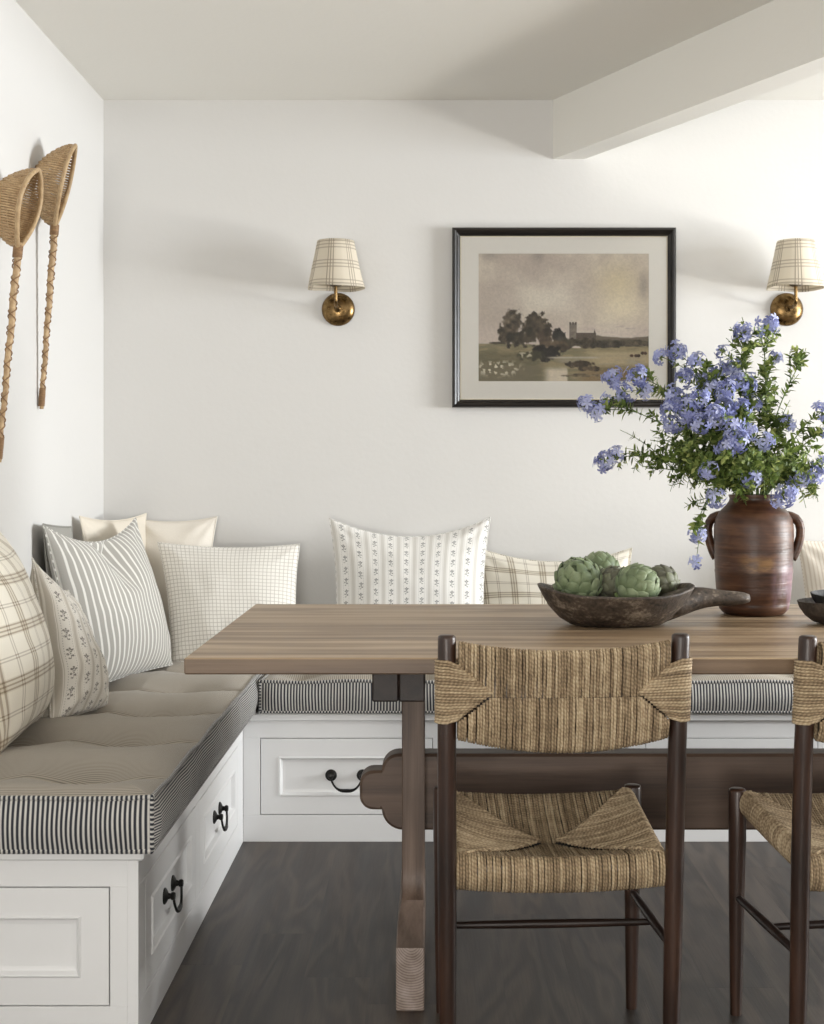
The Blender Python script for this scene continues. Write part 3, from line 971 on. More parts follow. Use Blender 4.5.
    for t in (0, -.010):
        for j in range(N_+1):
            for i in range(N_+1):
                x = -.180+.36*i/N_; y = ya+.006+(yb-ya-.012)*j/N_
                vs.append((x, y, ztop(x, y)-.006+t))
    M1 = (N_+1)**2
    for j in range(N_):
        for i in range(N_):
            a = j*(N_+1)+i; fs.append((a, a+1, a+N_+2, a+N_+1)); fs.append((M1+a+N_+1, M1+a+N_+2, M1+a+1, M1+a))
    k.add(vs, fs); k.build('seat_padding', DARK, c)  # near-black backing, puts painted shade between the seat cords
    return c
ch = make_chair('dark wood chair with rush seat and back next to the trestle leg')
ch.location = (.226, 2.69, 0); ch.rotation_euler = (0, 0, .053)
ch2 = dup(ch, (.843, 2.70, 0), .157, 'dark wood chair with rush seat at the cut-off end of the table')
ch['group'] = ch2['group'] = 'rush chairs at the table'
# ------------------------------------------------------------------ framed landscape
def painting_colours(nu, nv):
    rs = np.random.RandomState(5)
    u, v = np.meshgrid(np.linspace(0, 1, nu), np.linspace(0, 1, nv))
    def vn(fx, fy, seed):
        r = np.random.RandomState(seed); g = r.rand(int(fy)+3, int(fx)+3)
        x = u*fx; y = v*fy; i = np.floor(x).astype(int); j = np.floor(y).astype(int)
        a = x-i; b = y-j; a = a*a*(3-2*a); b = b*b*(3-2*b)
        return (g[j, i]*(1-a)+g[j, i+1]*a)*(1-b) + (g[j+1, i]*(1-a)+g[j+1, i+1]*a)*b
    def fbm(fx, fy, seed, o=5):
        t = 0; w = 0
        for k in range(o):
            t = t + vn(fx*2**k, fy*2**k, seed+k)*.5**k; w += .5**k
        return t/w
    C = lambda *c: np.array(c, float)[None, None, :]/255
    def mix(a, b, m): return a*(1-m[..., None])+b*m[..., None]
    ss = lambda x, a, b: np.clip((x-a)/(b-a), 0, 1)**2*(3-2*np.clip((x-a)/(b-a), 0, 1))
    n1 = fbm(3, 3, 10); n2 = fbm(8, 7, 30); n3 = fbm(40, 30, 50, 4); n4 = fbm(12, 60, 70, 4)
    img = np.ones((nv, nu, 3))*C(176, 164, 150)
    img = mix(img, C(198, 188, 170), ss(n1+.25*n2, .5, .85))
    img = mix(img, C(150, 138, 128), ss(n2*.7+n1*.3, .56, .8)*.5*(1-v))
    img = mix(img, C(216, 204, 176), np.exp(-((u-.84)/.16)**2-((v-.42)/.14)**2)*.8)
    img = mix(img, C(206, 192, 150), np.exp(-((u-.82)/.14)**2-((v-.22)/.16)**2)*.55)
    img = mix(img, C(206, 198, 182), np.exp(-((u-.42)/.2)**2-((v-.36)/.12)**2)*.6)
    img = mix(img, C(196, 182, 170), ss(v, .5, .66)*.5)
    img = mix(img, C(120, 112, 104), (np.exp(-((u-.07)/.05)**2-(v/.05)**2)+np.exp(-((u-.35)/.04)**2-(v/.07)**2)+np.exp(-((u-.97)/.03)**2-((v-.25)/.1)**2))*.5)
    img = mix(img, C(150, 134, 132), ss(n4, .5, .7)*np.exp(-((u-.83)/.15)**2-((v-.59)/.025)**2)*.7)
    # distant wood
    hz = .635+.018*np.sin(u*9)+.01*(n3-.5)
    dist = ss(v, hz, hz+.012)*ss(u, .60, .7)
    img = mix(img, C(104, 94, 80), dist); img = mix(img, C(70, 64, 52), dist*ss(n3, .45, .6)*ss(v, .66, .69))
    # land
    gl = .70+.035*ss(u, .2, .6)+.008*(n3-.5)-.012*(u > .6)
    land = ss(v, gl, gl+.01)
    img = mix(img, C(138, 126, 96), land)
    img = mix(img, C(112, 106, 80), land*ss(n4, .45, .6)*.8)
    img = mix(img, C(172, 156, 124), land*ss(u, .55, .75)*ss(np.abs(v-.82), .09, .03)*.75)
    img = mix(img, C(84, 78, 58), land*ss(v, .74, .80)*ss(.45-u, 0, .15)*.55)
    img = mix(img, C(120, 98, 68), land*ss(v, .86, .95)*ss(u, .55, .65)*.7)
    def blob(cx, cy, rx, ry, col, s=1, e=.22, nn=n3, na=1.2):
        nonlocal img
        d = np.sqrt(((u-cx)/rx)**2+((v-cy)/ry)**2)+(nn-.5)*na
        m = 1-ss(d, 1-e, 1+e*.3)
        c = C(*col)*(0.40+1.15*n3[..., None])
        img = mix(img, c, m*s)
    blob(.19, .56, .062, .13, (82, 72, 58)); blob(.165, .64, .055, .09, (72, 63, 50)); blob(.23, .67, .06, .06, (60, 54, 42))
    blob(.335, .58, .085, .125, (74, 65, 51)); blob(.29, .66, .07, .07, (62, 55, 43)); blob(.39, .66, .06, .075, (68, 58, 46))
    blob(.12, .70, .06, .012, (66, 60, 46)); blob(.47, .65, .045, .065, (56, 52, 46)); blob(.50, .71, .06, .06, (66, 62, 50))
    blob(.44, .72, .10, .05, (84, 72, 56)); blob(.40, .78, .085, .06, (36, 33, 28)); blob(.30, .80, .09, .04, (70, 66, 48))
    tower = ((u > .535) & (u < .578) & (v > .545) & (v < .68)).astype(float); img = mix(img, C(92, 84, 74), tower*(.55+.45*n3))
    for q in (.54, .556, .572): img = mix(img, C(74, 66, 58), ((np.abs(u-q) < .005) & (v > .535) & (v < .56)).astype(float))
    ch_ = ((u > .575) & (u < .69) & (v > .62+.0) & (v < .70)).astype(float); img = mix(img, C(86, 76, 66), ch_)
    img = mix(img, C(80, 70, 62), ((np.abs(u-.682) < .008*(v-.59)/.04) & (v > .59) & (v < .63)).astype(float))
    blob(.62, .70, .10, .045, (78, 70, 56)); blob(.75, .71, .09, .03, (72, 66, 54)); blob(.9, .70, .12, .022, (80, 72, 58))
    # river and its light
    img = mix(img, C(176, 166, 146), land*np.exp(-((v-.815)/.008)**2)*ss(u, .38, .44)*(1-ss(u, .66, .74))*.9)
    img = mix(img, C(150, 140, 120), land*ss(n4, .5, .62)*np.exp(-((v-.84)/.03)**2)*ss(u, .42, .5)*.7)
    rv = ss(v, .87, .93)*ss(u, .36, .43)*(1-ss(u, .515, .53))
    img = mix(img, C(196, 184, 162), rv)
    img = mix(img, C(112, 104, 84), ss(v, .86, .9)*ss(.42-u, 0, .12)*.6)
    blob(.60, .865, .085, .028, (60, 50, 38)); blob(.66, .90, .07, .022, (78, 66, 50)); blob(.60, .955, .12, .012, (104, 92, 72), .8)
    # flowering bank
    fl = ss(fbm(60, 45, 90, 2), .58, .66)*np.exp(-(((u-.11)/.14)**2+((v-.90)/.06)**2)**2)
    img = mix(img, C(204, 196, 172), fl)
    fl = ss(fbm(70, 50, 95, 2), .58, .66)*np.exp(-(((u-.28)/.06)**2+((v-.79)/.03)**2)**2)
    img = mix(img, C(196, 186, 160), fl*.8)
    # cattle
    for cx in (.90, .925, .94, .965, .98):
        blob(cx, .80-.02*(cx > .95), .012, .014, (62, 46, 36), 1, .2, n3, .5)
    img = img*(1+.05*(fbm(120, 90, 120, 2)[..., None]-.5)*2)
    img = np.clip(img*np.array([1.13, 1.14, 1.17]), 0, 1)
    return np.where(img <= .04045, img/12.92, ((img+.055)/1.055)**2.4)
pc = W(564.3, 317.3, 4.70)
fw, fh = 224.5/298.5, 180.5/298.5
pic = thing('framed_landscape', 'wide black-framed landscape print with trees, church and river hanging on the wall', 'picture', (pc.x, 4.728, pc.z))
FRAMEM = m_wood('frame_black', lin(14,12,11), lin(27,24,22), lin(42,37,33), 0, .28, 1.2)
GILT = m_plain('frame_slip', lin(206,196,174), .5, 0)
MAT_ = m_plain('picture_mount', lin(244,242,236), .85, 0, .015, 60)
m = MB()
prof = [(0,0),(0,.024),(.003,.030),(.009,.032),(.014,.029),(.019,.022),(.024,.019),(.027,.014),(.027,0)]
corners = [(-fw/2,-fh/2,1,1),(fw/2,-fh/2,-1,1),(fw/2,fh/2,-1,-1),(-fw/2,fh/2,1,-1)]
vs = []
for cx, cz, sx, sz in corners:
    for d, h in prof: vs.append((cx+sx*d, -h, cz+sz*d))
n = len(prof); fs = []
for c in range(4):
    for i in range(n-1):
        c2 = (c+1) % 4; fs.append((c*n+i, c*n+i+1, c2*n+i+1, c2*n+i))
m.add(vs, fs); m.build('frame', FRAMEM, pic, smooth=False)
m = MB()
for a, b in ((.0265, .0295),):
    w, h = fw/2, fh/2
    m.box(-w+a, w-a, -.012, -.006, h-b, h-a); m.box(-w+a, w-a, -.012, -.006, -h+a, -h+b)
    m.box(-w+a, -w+b, -.012, -.006, -h+b, h-b); m.box(w-b, w-a, -.012, -.006, -h+b, h-b)
m.build('slip', GILT, pic, smooth=False)
pw_, ph_ = .574, .430
m = MB(); w, h = fw/2-.028, fh/2-.028
pz = .002
for (a0, a1, c0, c1) in ((-w, w, ph_/2+pz, h), (-w, w, -h, -ph_/2+pz), (-w, -pw_/2, -ph_/2+pz, ph_/2+pz), (pw_/2, w, -ph_/2+pz, ph_/2+pz)):
    m.box(a0, a1, -.0065, -.0045, c0, c1)
m.build('mount', MAT_, pic, smooth=False)
NU, NV = 300, 226
pcx = painting_colours(NU, NV).reshape(-1, 3)
m = MB()
vs = [(-pw_/2+pw_*i/(NU-1), -.0042, pz+ph_/2-ph_*j/(NV-1)) for j in range(NV) for i in range(NU)]
fs = [(j*NU+i, (j+1)*NU+i, (j+1)*NU+i+1, j*NU+i+1) for j in range(NV-1) for i in range(NU-1)]
m.add(vs, fs, col=[tuple(c) for c in pcx])
m.build('print', m_tone('landscape_print', .6), pic, fix=False)
m = MB(); m.box(-w, w, -.0098, -.0085, -h, h); m.build('glass', m_glass(), pic, smooth=False)

# ------------------------------------------------------------------ wall lamps
SHADE = m_shade()
SOCK = m_plain('bronze_socket', lin(92,80,62), .4, .8)
def sconce(x, label):
    z0 = 1.652
    r = thing('wall_sconce', label, 'lamp', (x, 4.729, z0), group='brass wall sconces')
    Q = Matrix.Rotation(PI/2, 4, 'X')              # lathe axis z -> -y
    m = MB()
    m.lathe([(0,.001),(.0545,.001),(.0560,.003),(.0555,.006),(.050,.0125),(.040,.019),(.027,.0235),(.014,.0255),(0,.026)], 48, M=Q)
    m.build('backplate', BRASS, r, sharp=50)
    m = MB(); m.lathe([(0,.024),(.0125,.024),(.0125,.030),(.009,.034),(.007,.036),(0,.036)], 24, M=Q)
    pts = [(0,-.030,0),(0,-.09,0),(0,-.113,.0015),(0,-.121,.009),(0,-.123,.02),(0,-.123,.068)]
    m.tube(pts, .0058, 12); m.build('arm', BRASS, r, sharp=50)
    m = MB(); m.lathe([(0,.062),(.0135,.062),(.0205,.066),(.0205,.083),(.016,.085),(.013,.14),(0,.142)], 28, (0,-.123,0)); m.build('socket', SOCK, r, sharp=40)
    # linen shade: open tapered drum with a slightly uneven lower rim
    m = MB(); nn = 64; rows = 10; vs = []; fs = []; uvs = []
    for lay, dr in ((0, 0), (1, -.0018)):
        for j in range(rows+1):
            q = j/rows
            for k in range(nn):
                a = 2*PI*k/nn
                rad = .0945 + (.0605-.0945)*q**.93 + dr
                rad += (1-q)**6*.0028*math.sin(a*5+1) + .0006*math.sin(a*24)
                zz = .056 + .155*q + (1-q)**6*.0022*math.sin(a*3+2)
                vs.append((rad*math.cos(a), -.123+rad*math.sin(a), zz))
    o = (rows+1)*nn
    for j in range(rows):
        for k in range(nn):
            k2 = (k+1) % nn
            a = [(k/nn, .158*j/rows), ((k+1)/nn, .158*j/rows), ((k+1)/nn, .158*(j+1)/rows), (k/nn, .158*(j+1)/rows)]
            fs.append((j*nn+k, j*nn+k2, (j+1)*nn+k2, (j+1)*nn+k)); uvs.append(a)
            fs.append((o+j*nn+k, o+(j+1)*nn+k, o+(j+1)*nn+k2, o+j*nn+k2)); uvs.append([a[0], a[3], a[2], a[1]])
    for k in range(nn):
        k2 = (k+1) % nn
        fs.append((k, o+k, o+k2, k2)); uvs.append([(k/nn, 0)]*4)
        t = rows*nn
        fs.append((t+k, t+k2, o+t+k2, o+t+k)); uvs.append([(k/nn, .158)]*4)
    m.add(vs, fs, uvs); m.build('lamp_shade', SHADE, r, fix=False)
    m = MB()
    for k in range(3):
        a = 2*PI*k/3+.5; m.tube([(.010*math.cos(a), -.123+.010*math.sin(a), .14), (.0625*math.cos(a), -.123+.0625*math.sin(a), .205)], .0012, 6)
    m.build('shade_carrier', BRASS, r)
    return r
sc = sconce(-.3165, 'brass wall sconce with plaid linen shade on the bare wall beside the framed landscape')
sc2 = dup(sc, (1.197, 4.729, 1.652), None, 'brass wall sconce with plaid linen shade above the blue flowers')

# ------------------------------------------------------------------ woven scoops on the wall of the bench
WICK = m_wicker('wicker_weave', lin(138,108,74), lin(200,172,132))
WICK2 = m_wicker('wicker_rim', lin(150,122,88), lin(192,166,128))
BARK = m_wicker('handle_binding', lin(100,72,48), lin(164,130,92))
def scoop(name, label, top, neck, tip, yaw, Wd, depth, seed):
    """head between `top` and `neck`, handle from `neck` to `tip`; opening faces the room"""
    top, neck, tip = Vector(top), Vector(neck), Vector(tip)
    root = thing(name, label, 'wicker scoop', tuple(tip), group='woven wicker scoops on the wall')
    T = tip
    ax = (top-neck); Lh = ax.length; ax.normalize()
    out = Vector((math.cos(yaw), math.sin(yaw), 0)); out = (out-ax*out.dot(ax)).normalized()   # opening direction
    side = ax.cross(out).normalized()
    def half(s):                      # half width of teardrop at s from neck (0) to top (1)
        return Wd/2*(math.sin(PI*min(1, s)**1.22)**.72)*(.97)+.004*(1-s)
    def dep(s): return depth*(math.sin(PI*min(1, max(0, s*.96+.02))**.92)**.75)
    def P(s, a):                      # a: 0..pi across, from one rim to the other
        h = half(s); d = dep(s)
        return neck + ax*(s*Lh) + side*(h*math.cos(a)) - out*(d*math.sin(a)**.85 if 0 < a < PI else 0) - T
    m = MB()
    NW = 34; NS = 13
    for i in range(NW):
        s = .03+.95*i/(NW-1); K = 30
        m.tube([P(s, PI*k/K) - out*(.0022*math.cos(k*PI*NS/K+(i % 2)*PI)) for k in range(K+1)], (.0032), 5, caps=False)
    m.build('weave', WICK, root)
    m = MB()
    for j in range(1, NS):
        a = PI*j/NS
        m.tube([P(.01+.98*k/26, a) for k in range(27)], .0020, 5, caps=False)
    m.build('stakes', WICK2, root)
    m = MB(); loop = [P(.01+.985*k/28, 0) for k in range(29)] + [P(.995-.985*k/28, PI) for k in range(29)]
    m.tube(loop, .0062, 9, closed=True); m.build('rim', WICK2, root)
    # handle
    Lr = (neck-tip).length; d = (neck-tip).normalized()
    e1 = d.orthogonal().normalized(); e2 = d.cross(e1)
    m = MB(); K = 30; m.tube([d*(Lr*k/K)+e1*.0015*math.sin(k*.7+seed) for k in range(K+1)]+[d*(Lr+.015)], [.0060+.0035*k/K for k in range(K+1)]+[.008], 10)
    m.build('handle', WICK, root)
    m = MB(); K = 420
    for ph in (0, 1):
        m.tube([d*(Lr*(.10+.86*k/K))+(e1*math.cos((1-2*ph)*k/K*2*PI*11+ph)+e2*math.sin((1-2*ph)*k/K*2*PI*11+ph))*(.0070+.0035*k/K) for k in range(K+1)], .0017, 5)
    K = 160
    m.tube([d*(Lr*(.015+.10*k/K))+(e1*math.cos(k/K*2*PI*18)+e2*math.sin(k/K*2*PI*18))*.0078 for k in range(K+1)], .0018, 5)
    m.tube([d*(Lr*(.955+.055*k/K))+(e1*math.cos(k/K*2*PI*9)+e2*math.sin(k/K*2*PI*9))*.0108 for k in range(K+1)], .0022, 5)
    m.build('binding', BARK, root)
    return root
scoop('wicker_scoop', 'woven wicker scoop with wide open head, the one nearer the room', (-1.0,3.56,1.873), (-1.048,3.545,1.672), (-1.099,3.55,1.13), .03, .175, .100, 1)
scoop('wicker_scoop', 'woven wicker scoop seen nearly edge-on, the one nearer the room corner', (-1.006,3.95,2.025), (-1.058,3.925,1.792), (-1.100,3.94,1.282), .195, .185, .092, 2)

# ------------------------------------------------------------------ things on the table
TZ = .7605
# two-handled clay jug
CLAY = m_clay()
jug = thing('clay_jug', 'tall brown glazed clay jug with two handles holding the blue flowers', 'jug', (.781, 3.40, TZ))
prof = [(0,.0),(.066,.0),(.074,.004),(.082,.013),(.0855,.026),(.0845,.030),(.0870,.034),(.0895,.06),(.0925,.10),(.0935,.105),(.0925,.110),(.0945,.15),(.0950,.19),(.0945,.214),(.0915,.231),(.0835,.246),(.0735,.257),(.0645,.266),(.0590,.274),(.0575,.281),(.0600,.287),(.0595,.290),(.0560,.288),(.0535,.280),(.055,.266),(.072,.246),(.086,.215),(.086,.10),(.078,.03),(.06,.015),(0,.013)]
m = MB(); m.lathe(prof, 72); m.build('body', CLAY, jug, sharp=60)
for ang in (-.10, PI-.42):
    m = MB(); dx, dy = math.cos(ang), math.sin(ang); K = [(.074,.238),(.088,.2365),(.100,.232),(.108,.221),(.1115,.206),(.1105,.188),(.106,.170),(.100,.154),(.093,.141),(.086,.133)]
    P = []
    for i in range(len(K)-1):
        for q in (0, .5):
            P.append((dx*(K[i][0]*(1-q)+K[i+1][0]*q), dy*(K[i][0]*(1-q)+K[i+1][0]*q), K[i][1]*(1-q)+K[i+1][1]*q))
    n = len(P)
    m.tube(P, [.0105+.003*abs(2*i/(n-1)-1)**2 for i in range(n)], 14, squash=1.3); m.build('handle', CLAY, jug)
# long dough bowl
bowl = thing('dough_bowl', 'long rustic carved wooden bowl with a handle, full of artichokes', 'bowl', (.415, 3.165, TZ))
BW = m_bowl()
m = MB(); nn = 72; rows = []
def ring(a, b, z, lift=0.0, hand=0.0, e=2.3):
    out = []
    for k in range(nn):
        t = 2*PI*k/nn; c, s = math.cos(t), math.sin(t)
        x = a*math.copysign(abs(c)**(2/e), c); y = b*math.copysign(abs(s)**(2/e), s)
        w = max(0, c)
        if hand: x += hand*max(0, c)**8
        zz = z + lift*abs(c)**3 + .0025*noise.noise(Vector((c*3, s*3, z*30)))
        out.append((x+.0015*noise.noise(Vector((c*4, s*4, 3))), y, zz))
    return out
rows = [ring(.02,.02,.0,e=2), ring(.085,.062,.0), ring(.105,.078,.004), ring(.130,.096,.018,.002), ring(.152,.113,.036,.008), ring(.166,.126,.054,.016), ring(.1745,.135,.068,.018), ring(.176,.138,.073,.018), ring(.172,.134,.0745,.018), ring(.167,.129,.072,.017), ring(.150,.113,.050,.012), ring(.12,.088,.028,.004), ring(.08,.06,.018), ring(.02,.02,.016,e=2)]
vs = [p for r in rows for p in r]; fs = []
for i in range(len(rows)-1):
    for k in range(nn):
        k2 = (k+1) % nn; fs.append((i*nn+k, i*nn+k2, (i+1)*nn+k2, (i+1)*nn+k))
fs.append(tuple(range(nn-1, -1, -1))); fs.append(tuple((len(rows)-1)*nn+k for k in range(nn)))
m.add(vs, fs); m.build('body', BW, bowl)
# handle: lofted paddle growing out of the rim
m = MB(); sec = [(.110,.064,.040,.030),(.145,.056,.052,.030),(.175,.042,.060,.027),(.200,.033,.063,.023),(.225,.029,.063,.0195),(.250,.029,.062,.017),(.272,.030,.062,.0155),(.290,.027,.062,.013),(.301,.016,.062,.009)]
vs = []; q = 16
for x, hw, z, ht in sec:
    for k in range(q):
        t = 2*PI*k/q; c, s = math.cos(t), math.sin(t)
        vs.append((x, hw*math.copysign(abs(c)**.8, c), z+ht*math.copysign(abs(s)**.9, s)-.002))
fs = [(i*q+k, i*q+(k+1) % q, (i+1)*q+(k+1) % q, (i+1)*q+k) for i in range(len(sec)-1) for k in range(q)]
fs.append(tuple(range(q-1, -1, -1))); fs.append(tuple((len(sec)-1)*q+k for k in range(q)))
m.add(vs, fs); m.build('handle', BW, bowl)
# artichokes
def m_arti(name, a, b, c):
    t = NT(name); at = t.attr('tone'); sx = t.n('ShaderNodeSeparateColor'); t.t.links.new(at.outputs['Color'], sx.inputs[0])
    p = t.coord(); n1 = t.noise(t.vec(*p), scale=70, detail=4, rough=.65)
    f = S(t, sx.outputs[0])*.6+n1*.4
    t.bump(n1, .0012)
    return t.set(Base_Color=t.ramp(f, [(.15, a), (.5, b), (.85, c)]), Roughness=.6, Sheen_Weight=.1)
ART_G = m_arti('artichoke_green', lin(62,74,50), lin(104,118,84), lin(146,156,124))
ART_P = m_arti('artichoke_purple', lin(56,50,48), lin(92,92,74), lin(122,128,100))
ART_S = m_arti('artichoke_stem', lin(84,100,58), lin(122,140,86), lin(150,164,108))
def artichoke(px, py, Y, r, direction, mat, label, seed, stalk=.03):
    rnd = random.Random(seed)
    c = W(px, py, Y)
    root = thing('artichoke', label, 'artichoke', tuple(c), group='artichokes in the long bowl')
    D = Vector(direction).normalized(); q = Vector((0,0,1)).rotation_difference(D).to_matrix()
    m = MB()
    core = MB(); vs = []
    # bracts on a golden-angle spiral, each a cupped, pointed scale
    NB = 44
    for i in range(NB):
        t = i/(NB-1); th = i*2.39996
        lat = -.95+1.93*t**.9                   # -1 base .. 1 tip
        lat = max(-1, min(.985, lat))
        rr = math.sqrt(max(0, 1-lat*lat))
        base_dir = Vector((rr*math.cos(th), rr*math.sin(th), lat))
        up = Vector((-lat*math.cos(th), -lat*math.sin(th), rr+.05)).normalized()
        sd = base_dir.cross(up).normalized()
        size = r*(.78-.26*t)
        org = Vector((base_dir.x*r*.80, base_dir.y*r*.80, base_dir.z*r*.84))
        grid = []; R_, Cc = 6, 6
        tone = rnd.uniform(.15, .8)
        vsb = []; cols = []
        for a in range(R_+1):
            s = a/R_
            wd = size*.52*math.sin(PI*(.16+.80*s))**.75*(1 if s < 1 else .25)
            for b in range(Cc+1):
                k = b/Cc*2-1
                # along the sphere surface, tip flares outward a little
                off = up*(size*(s-.45)) + sd*(wd*k)
                p = org*1.0 + off
                L = p.length
                sph = r*(.90+.10*s + .035*math.sin(PI*s)) 
                p = p.normalized()*(sph*(1-.085*k*k)) if L > 1e-5 else p
                p += base_dir*(size*.10*(s**3)) 
                p.z *= 1.0
                vsb.append(q @ p); cols.append((tone*.7+.35*s*(1-.3*abs(k)), 0, 0))
        fsb = [(a*(Cc+1)+b, a*(Cc+1)+b+1, (a+1)*(Cc+1)+b+1, (a+1)*(Cc+1)+b) for a in range(R_) for b in range(Cc)]
        m.add(vsb, fsb, col=cols)
    # inner body under the scales
    vs = []; n = 16
    prof = [(0,-r*.9),(r*.5,-r*.78),(r*.82,-r*.4),(r*.88,0),(r*.75,r*.45),(r*.45,r*.76),(0,r*.9)]
    vs = []; fs = []
    for rr, z in prof:
        for k in range(n):
            a = 2*PI*k/n; vs.append(q @ Vector((rr*math.cos(a), rr*math.sin(a), z)))
    for i in range(len(prof)-1):
        for k in range(n): fs.append((i*n+k, i*n+(k+1) % n, (i+1)*n+(k+1) % n, (i+1)*n+k))
    m.add(vs, fs, col=(.1, 0, 0))
    m.build('bracts', mat, root, fix=False)
    m = MB(); m.tube([q @ Vector((0,0,-r*.8-stalk*k/4)) for k in range(5)], [r*.26, r*.21, r*.2, r*.2, r*.21], 12, col=(.6,0,0)); m.build('stem', ART_S, root)
    return root
artichoke(578, 581.5, 3.14, .055, (-.35,-.5,.75), ART_G, 'big green artichoke at the blunt end of the long bowl', 1, .012)
artichoke(599.5, 573, 3.255, .050, (.1,.2,1), ART_G, 'green artichoke at the back, resting highest in the long bowl', 2, .012)
artichoke(613, 584, 3.165, .042, (.25,-.5,.8), ART_P, 'small dark purplish artichoke wedged between the two big front ones', 3, .012)
artichoke(637, 586.5, 3.11, .051, (.75,-.35,.45), ART_G, 'bright green artichoke in front in the middle of the long bowl', 4, .012)
artichoke(662, 582, 3.24, .040, (-.8,.3,.55), ART_P, 'dull green artichoke lying with its stem towards the bowl handle', 5, .050)
# stacked dark bowls at the picture edge
DB1 = m_bowl('smoked_wood_bowl', (40,34,30), (66,58,52), (90,82,74))
DB2 = m_bowl('black_wood_bowl', (16,15,15), (30,28,27), (48,45,43))
def small_bowl(loc, r, h, tilt, mat, label, tz):
    o = MB()
    o.lathe([(0,0),(r*.45,0),(r*.62,h*.10),(r*.82,h*.38),(r*.95,h*.72),(r,h),(r*.965,h*1.01),(r*.90,h*.76),(r*.76,h*.45),(r*.5,h*.2),(0,h*.15)], 48)
    b = o.build('wooden_bowl', mat, sharp=60); b.location = loc; b.rotation_euler = (tilt[0], tilt[1], tz)
    tag(b, label, 'bowl', 'dark wooden bowls nested on the table'); return b
small_bowl((.921, 3.18, TZ+.002), .088, .052, (0, -.03, 0), DB1, 'lower brown wooden bowl of the two nested at the cut-off end of the table', 0)
small_bowl((.944, 3.175, TZ+.022), .085, .046, (.04, .02, 0), DB2, 'black wooden bowl resting inside the brown one beside the jug', 0)

# ------------------------------------------------------------------ plumbago branches
LEAF = m_leaf('leaf_green', lin(54,70,36), lin(110,130,66), lin(176,184,112))
PETAL = m_leaf('petal_blue', lin(116,122,174), lin(156,162,206), lin(204,208,232))
STEMM = m_plain('stem_green', lin(84,104,52), .6)
CAL = LEAF
rnd = random.Random(21)
def cluster_mesh(seed, R, nfl):
    r = random.Random(seed); m = MB()
    for i in range(nfl):
        # directions over the outer half of a ball
        z = r.uniform(-.35, 1); a = r.uniform(0, 2*PI); rr = math.sqrt(max(0, 1-z*z))
        d = Vector((rr*math.cos(a), rr*math.sin(a), z)).normalized()
        c = d*R*r.uniform(.75, 1.45)
        e1 = d.orthogonal().normalized(); e2 = d.cross(e1)
        tw = r.uniform(0, 2*PI); tone = r.random(); s = r.uniform(.0085, .0125)
        tilt = r.uniform(-.35, .35); d2 = (d+e1*tilt).normalized()
        e1 = (e1-d2*e1.dot(d2)).normalized(); e2 = d2.cross(e1)
        for k in range(5):
            an = tw+2*PI*k/5; u = e1*math.cos(an)+e2*math.sin(an); w = d2.cross(u)
            p0 = c+d2*.0; 
            P = [p0, p0+u*s*.45+w*s*.28+d2*s*.10, p0+u*s*1.05+w*s*.30+d2*s*.02, p0+u*s*1.22-d2*s*.10, p0+u*s*1.05-w*s*.30+d2*s*.02, p0+u*s*.45-w*s*.28+d2*s*.10]
            m.add(P, [(0,1,2,3),(0,3,4,5)], col=(min(1, tone*.8+.1*r.random()), 0, 0))
        # slender tube back to the middle
        m.tube([c*.35, c], [.0008, .0012], 4, caps=False, col=(.55, 0, 0), mi=0)
    for i in range(9):      # buds and green calyces
        z = r.uniform(-.8, .9); a = r.uniform(0, 2*PI); rr = math.sqrt(1-z*z)
        d = Vector((rr*math.cos(a), rr*math.sin(a), z))
        m.tube([d*R*.1, d*R*.55, d*R*.8], [.0012, .0022, .0008], 5, caps=False, mi=1, col=(.6, 0, 0))
    return m.mesh('flower_cluster', [PETAL, LEAF], fix=False)
CL = [cluster_mesh(1, .020, 15), cluster_mesh(2, .025, 22), cluster_mesh(3, .017, 10), cluster_mesh(4, .022, 18), cluster_mesh(5, .012, 5)]
def add_leaf(m, p, d, n, L, wd, tone, r):
    d = d.normalized(); s = d.cross(n)
    if s.length < 1e-4: s = d.orthogonal()
    s.normalize(); n = s.cross(d).normalized()
    droop = r.uniform(-.1, .35)
    V = [p, p+d*L*.3+s*wd*.42+n*L*.05, p+d*L*.62+s*wd*.40+n*L*.03-n*L*droop*.3, p+d*L-n*L*droop, p+d*L*.62-s*wd*.40+n*L*.03-n*L*droop*.3, p+d*L*.3-s*wd*.42+n*L*.05, p+d*L*.3-n*L*.02, p+d*L*.62-n*L*.02-n*L*droop*.3]
    m.add(V, [(0,1,6),(0,6,5),(1,2,7,6),(6,7,4,5),(2,3,7),(7,3,4)], col=(tone, 0, 0))
MOUTH = Vector((.781, 3.40, TZ+.289))
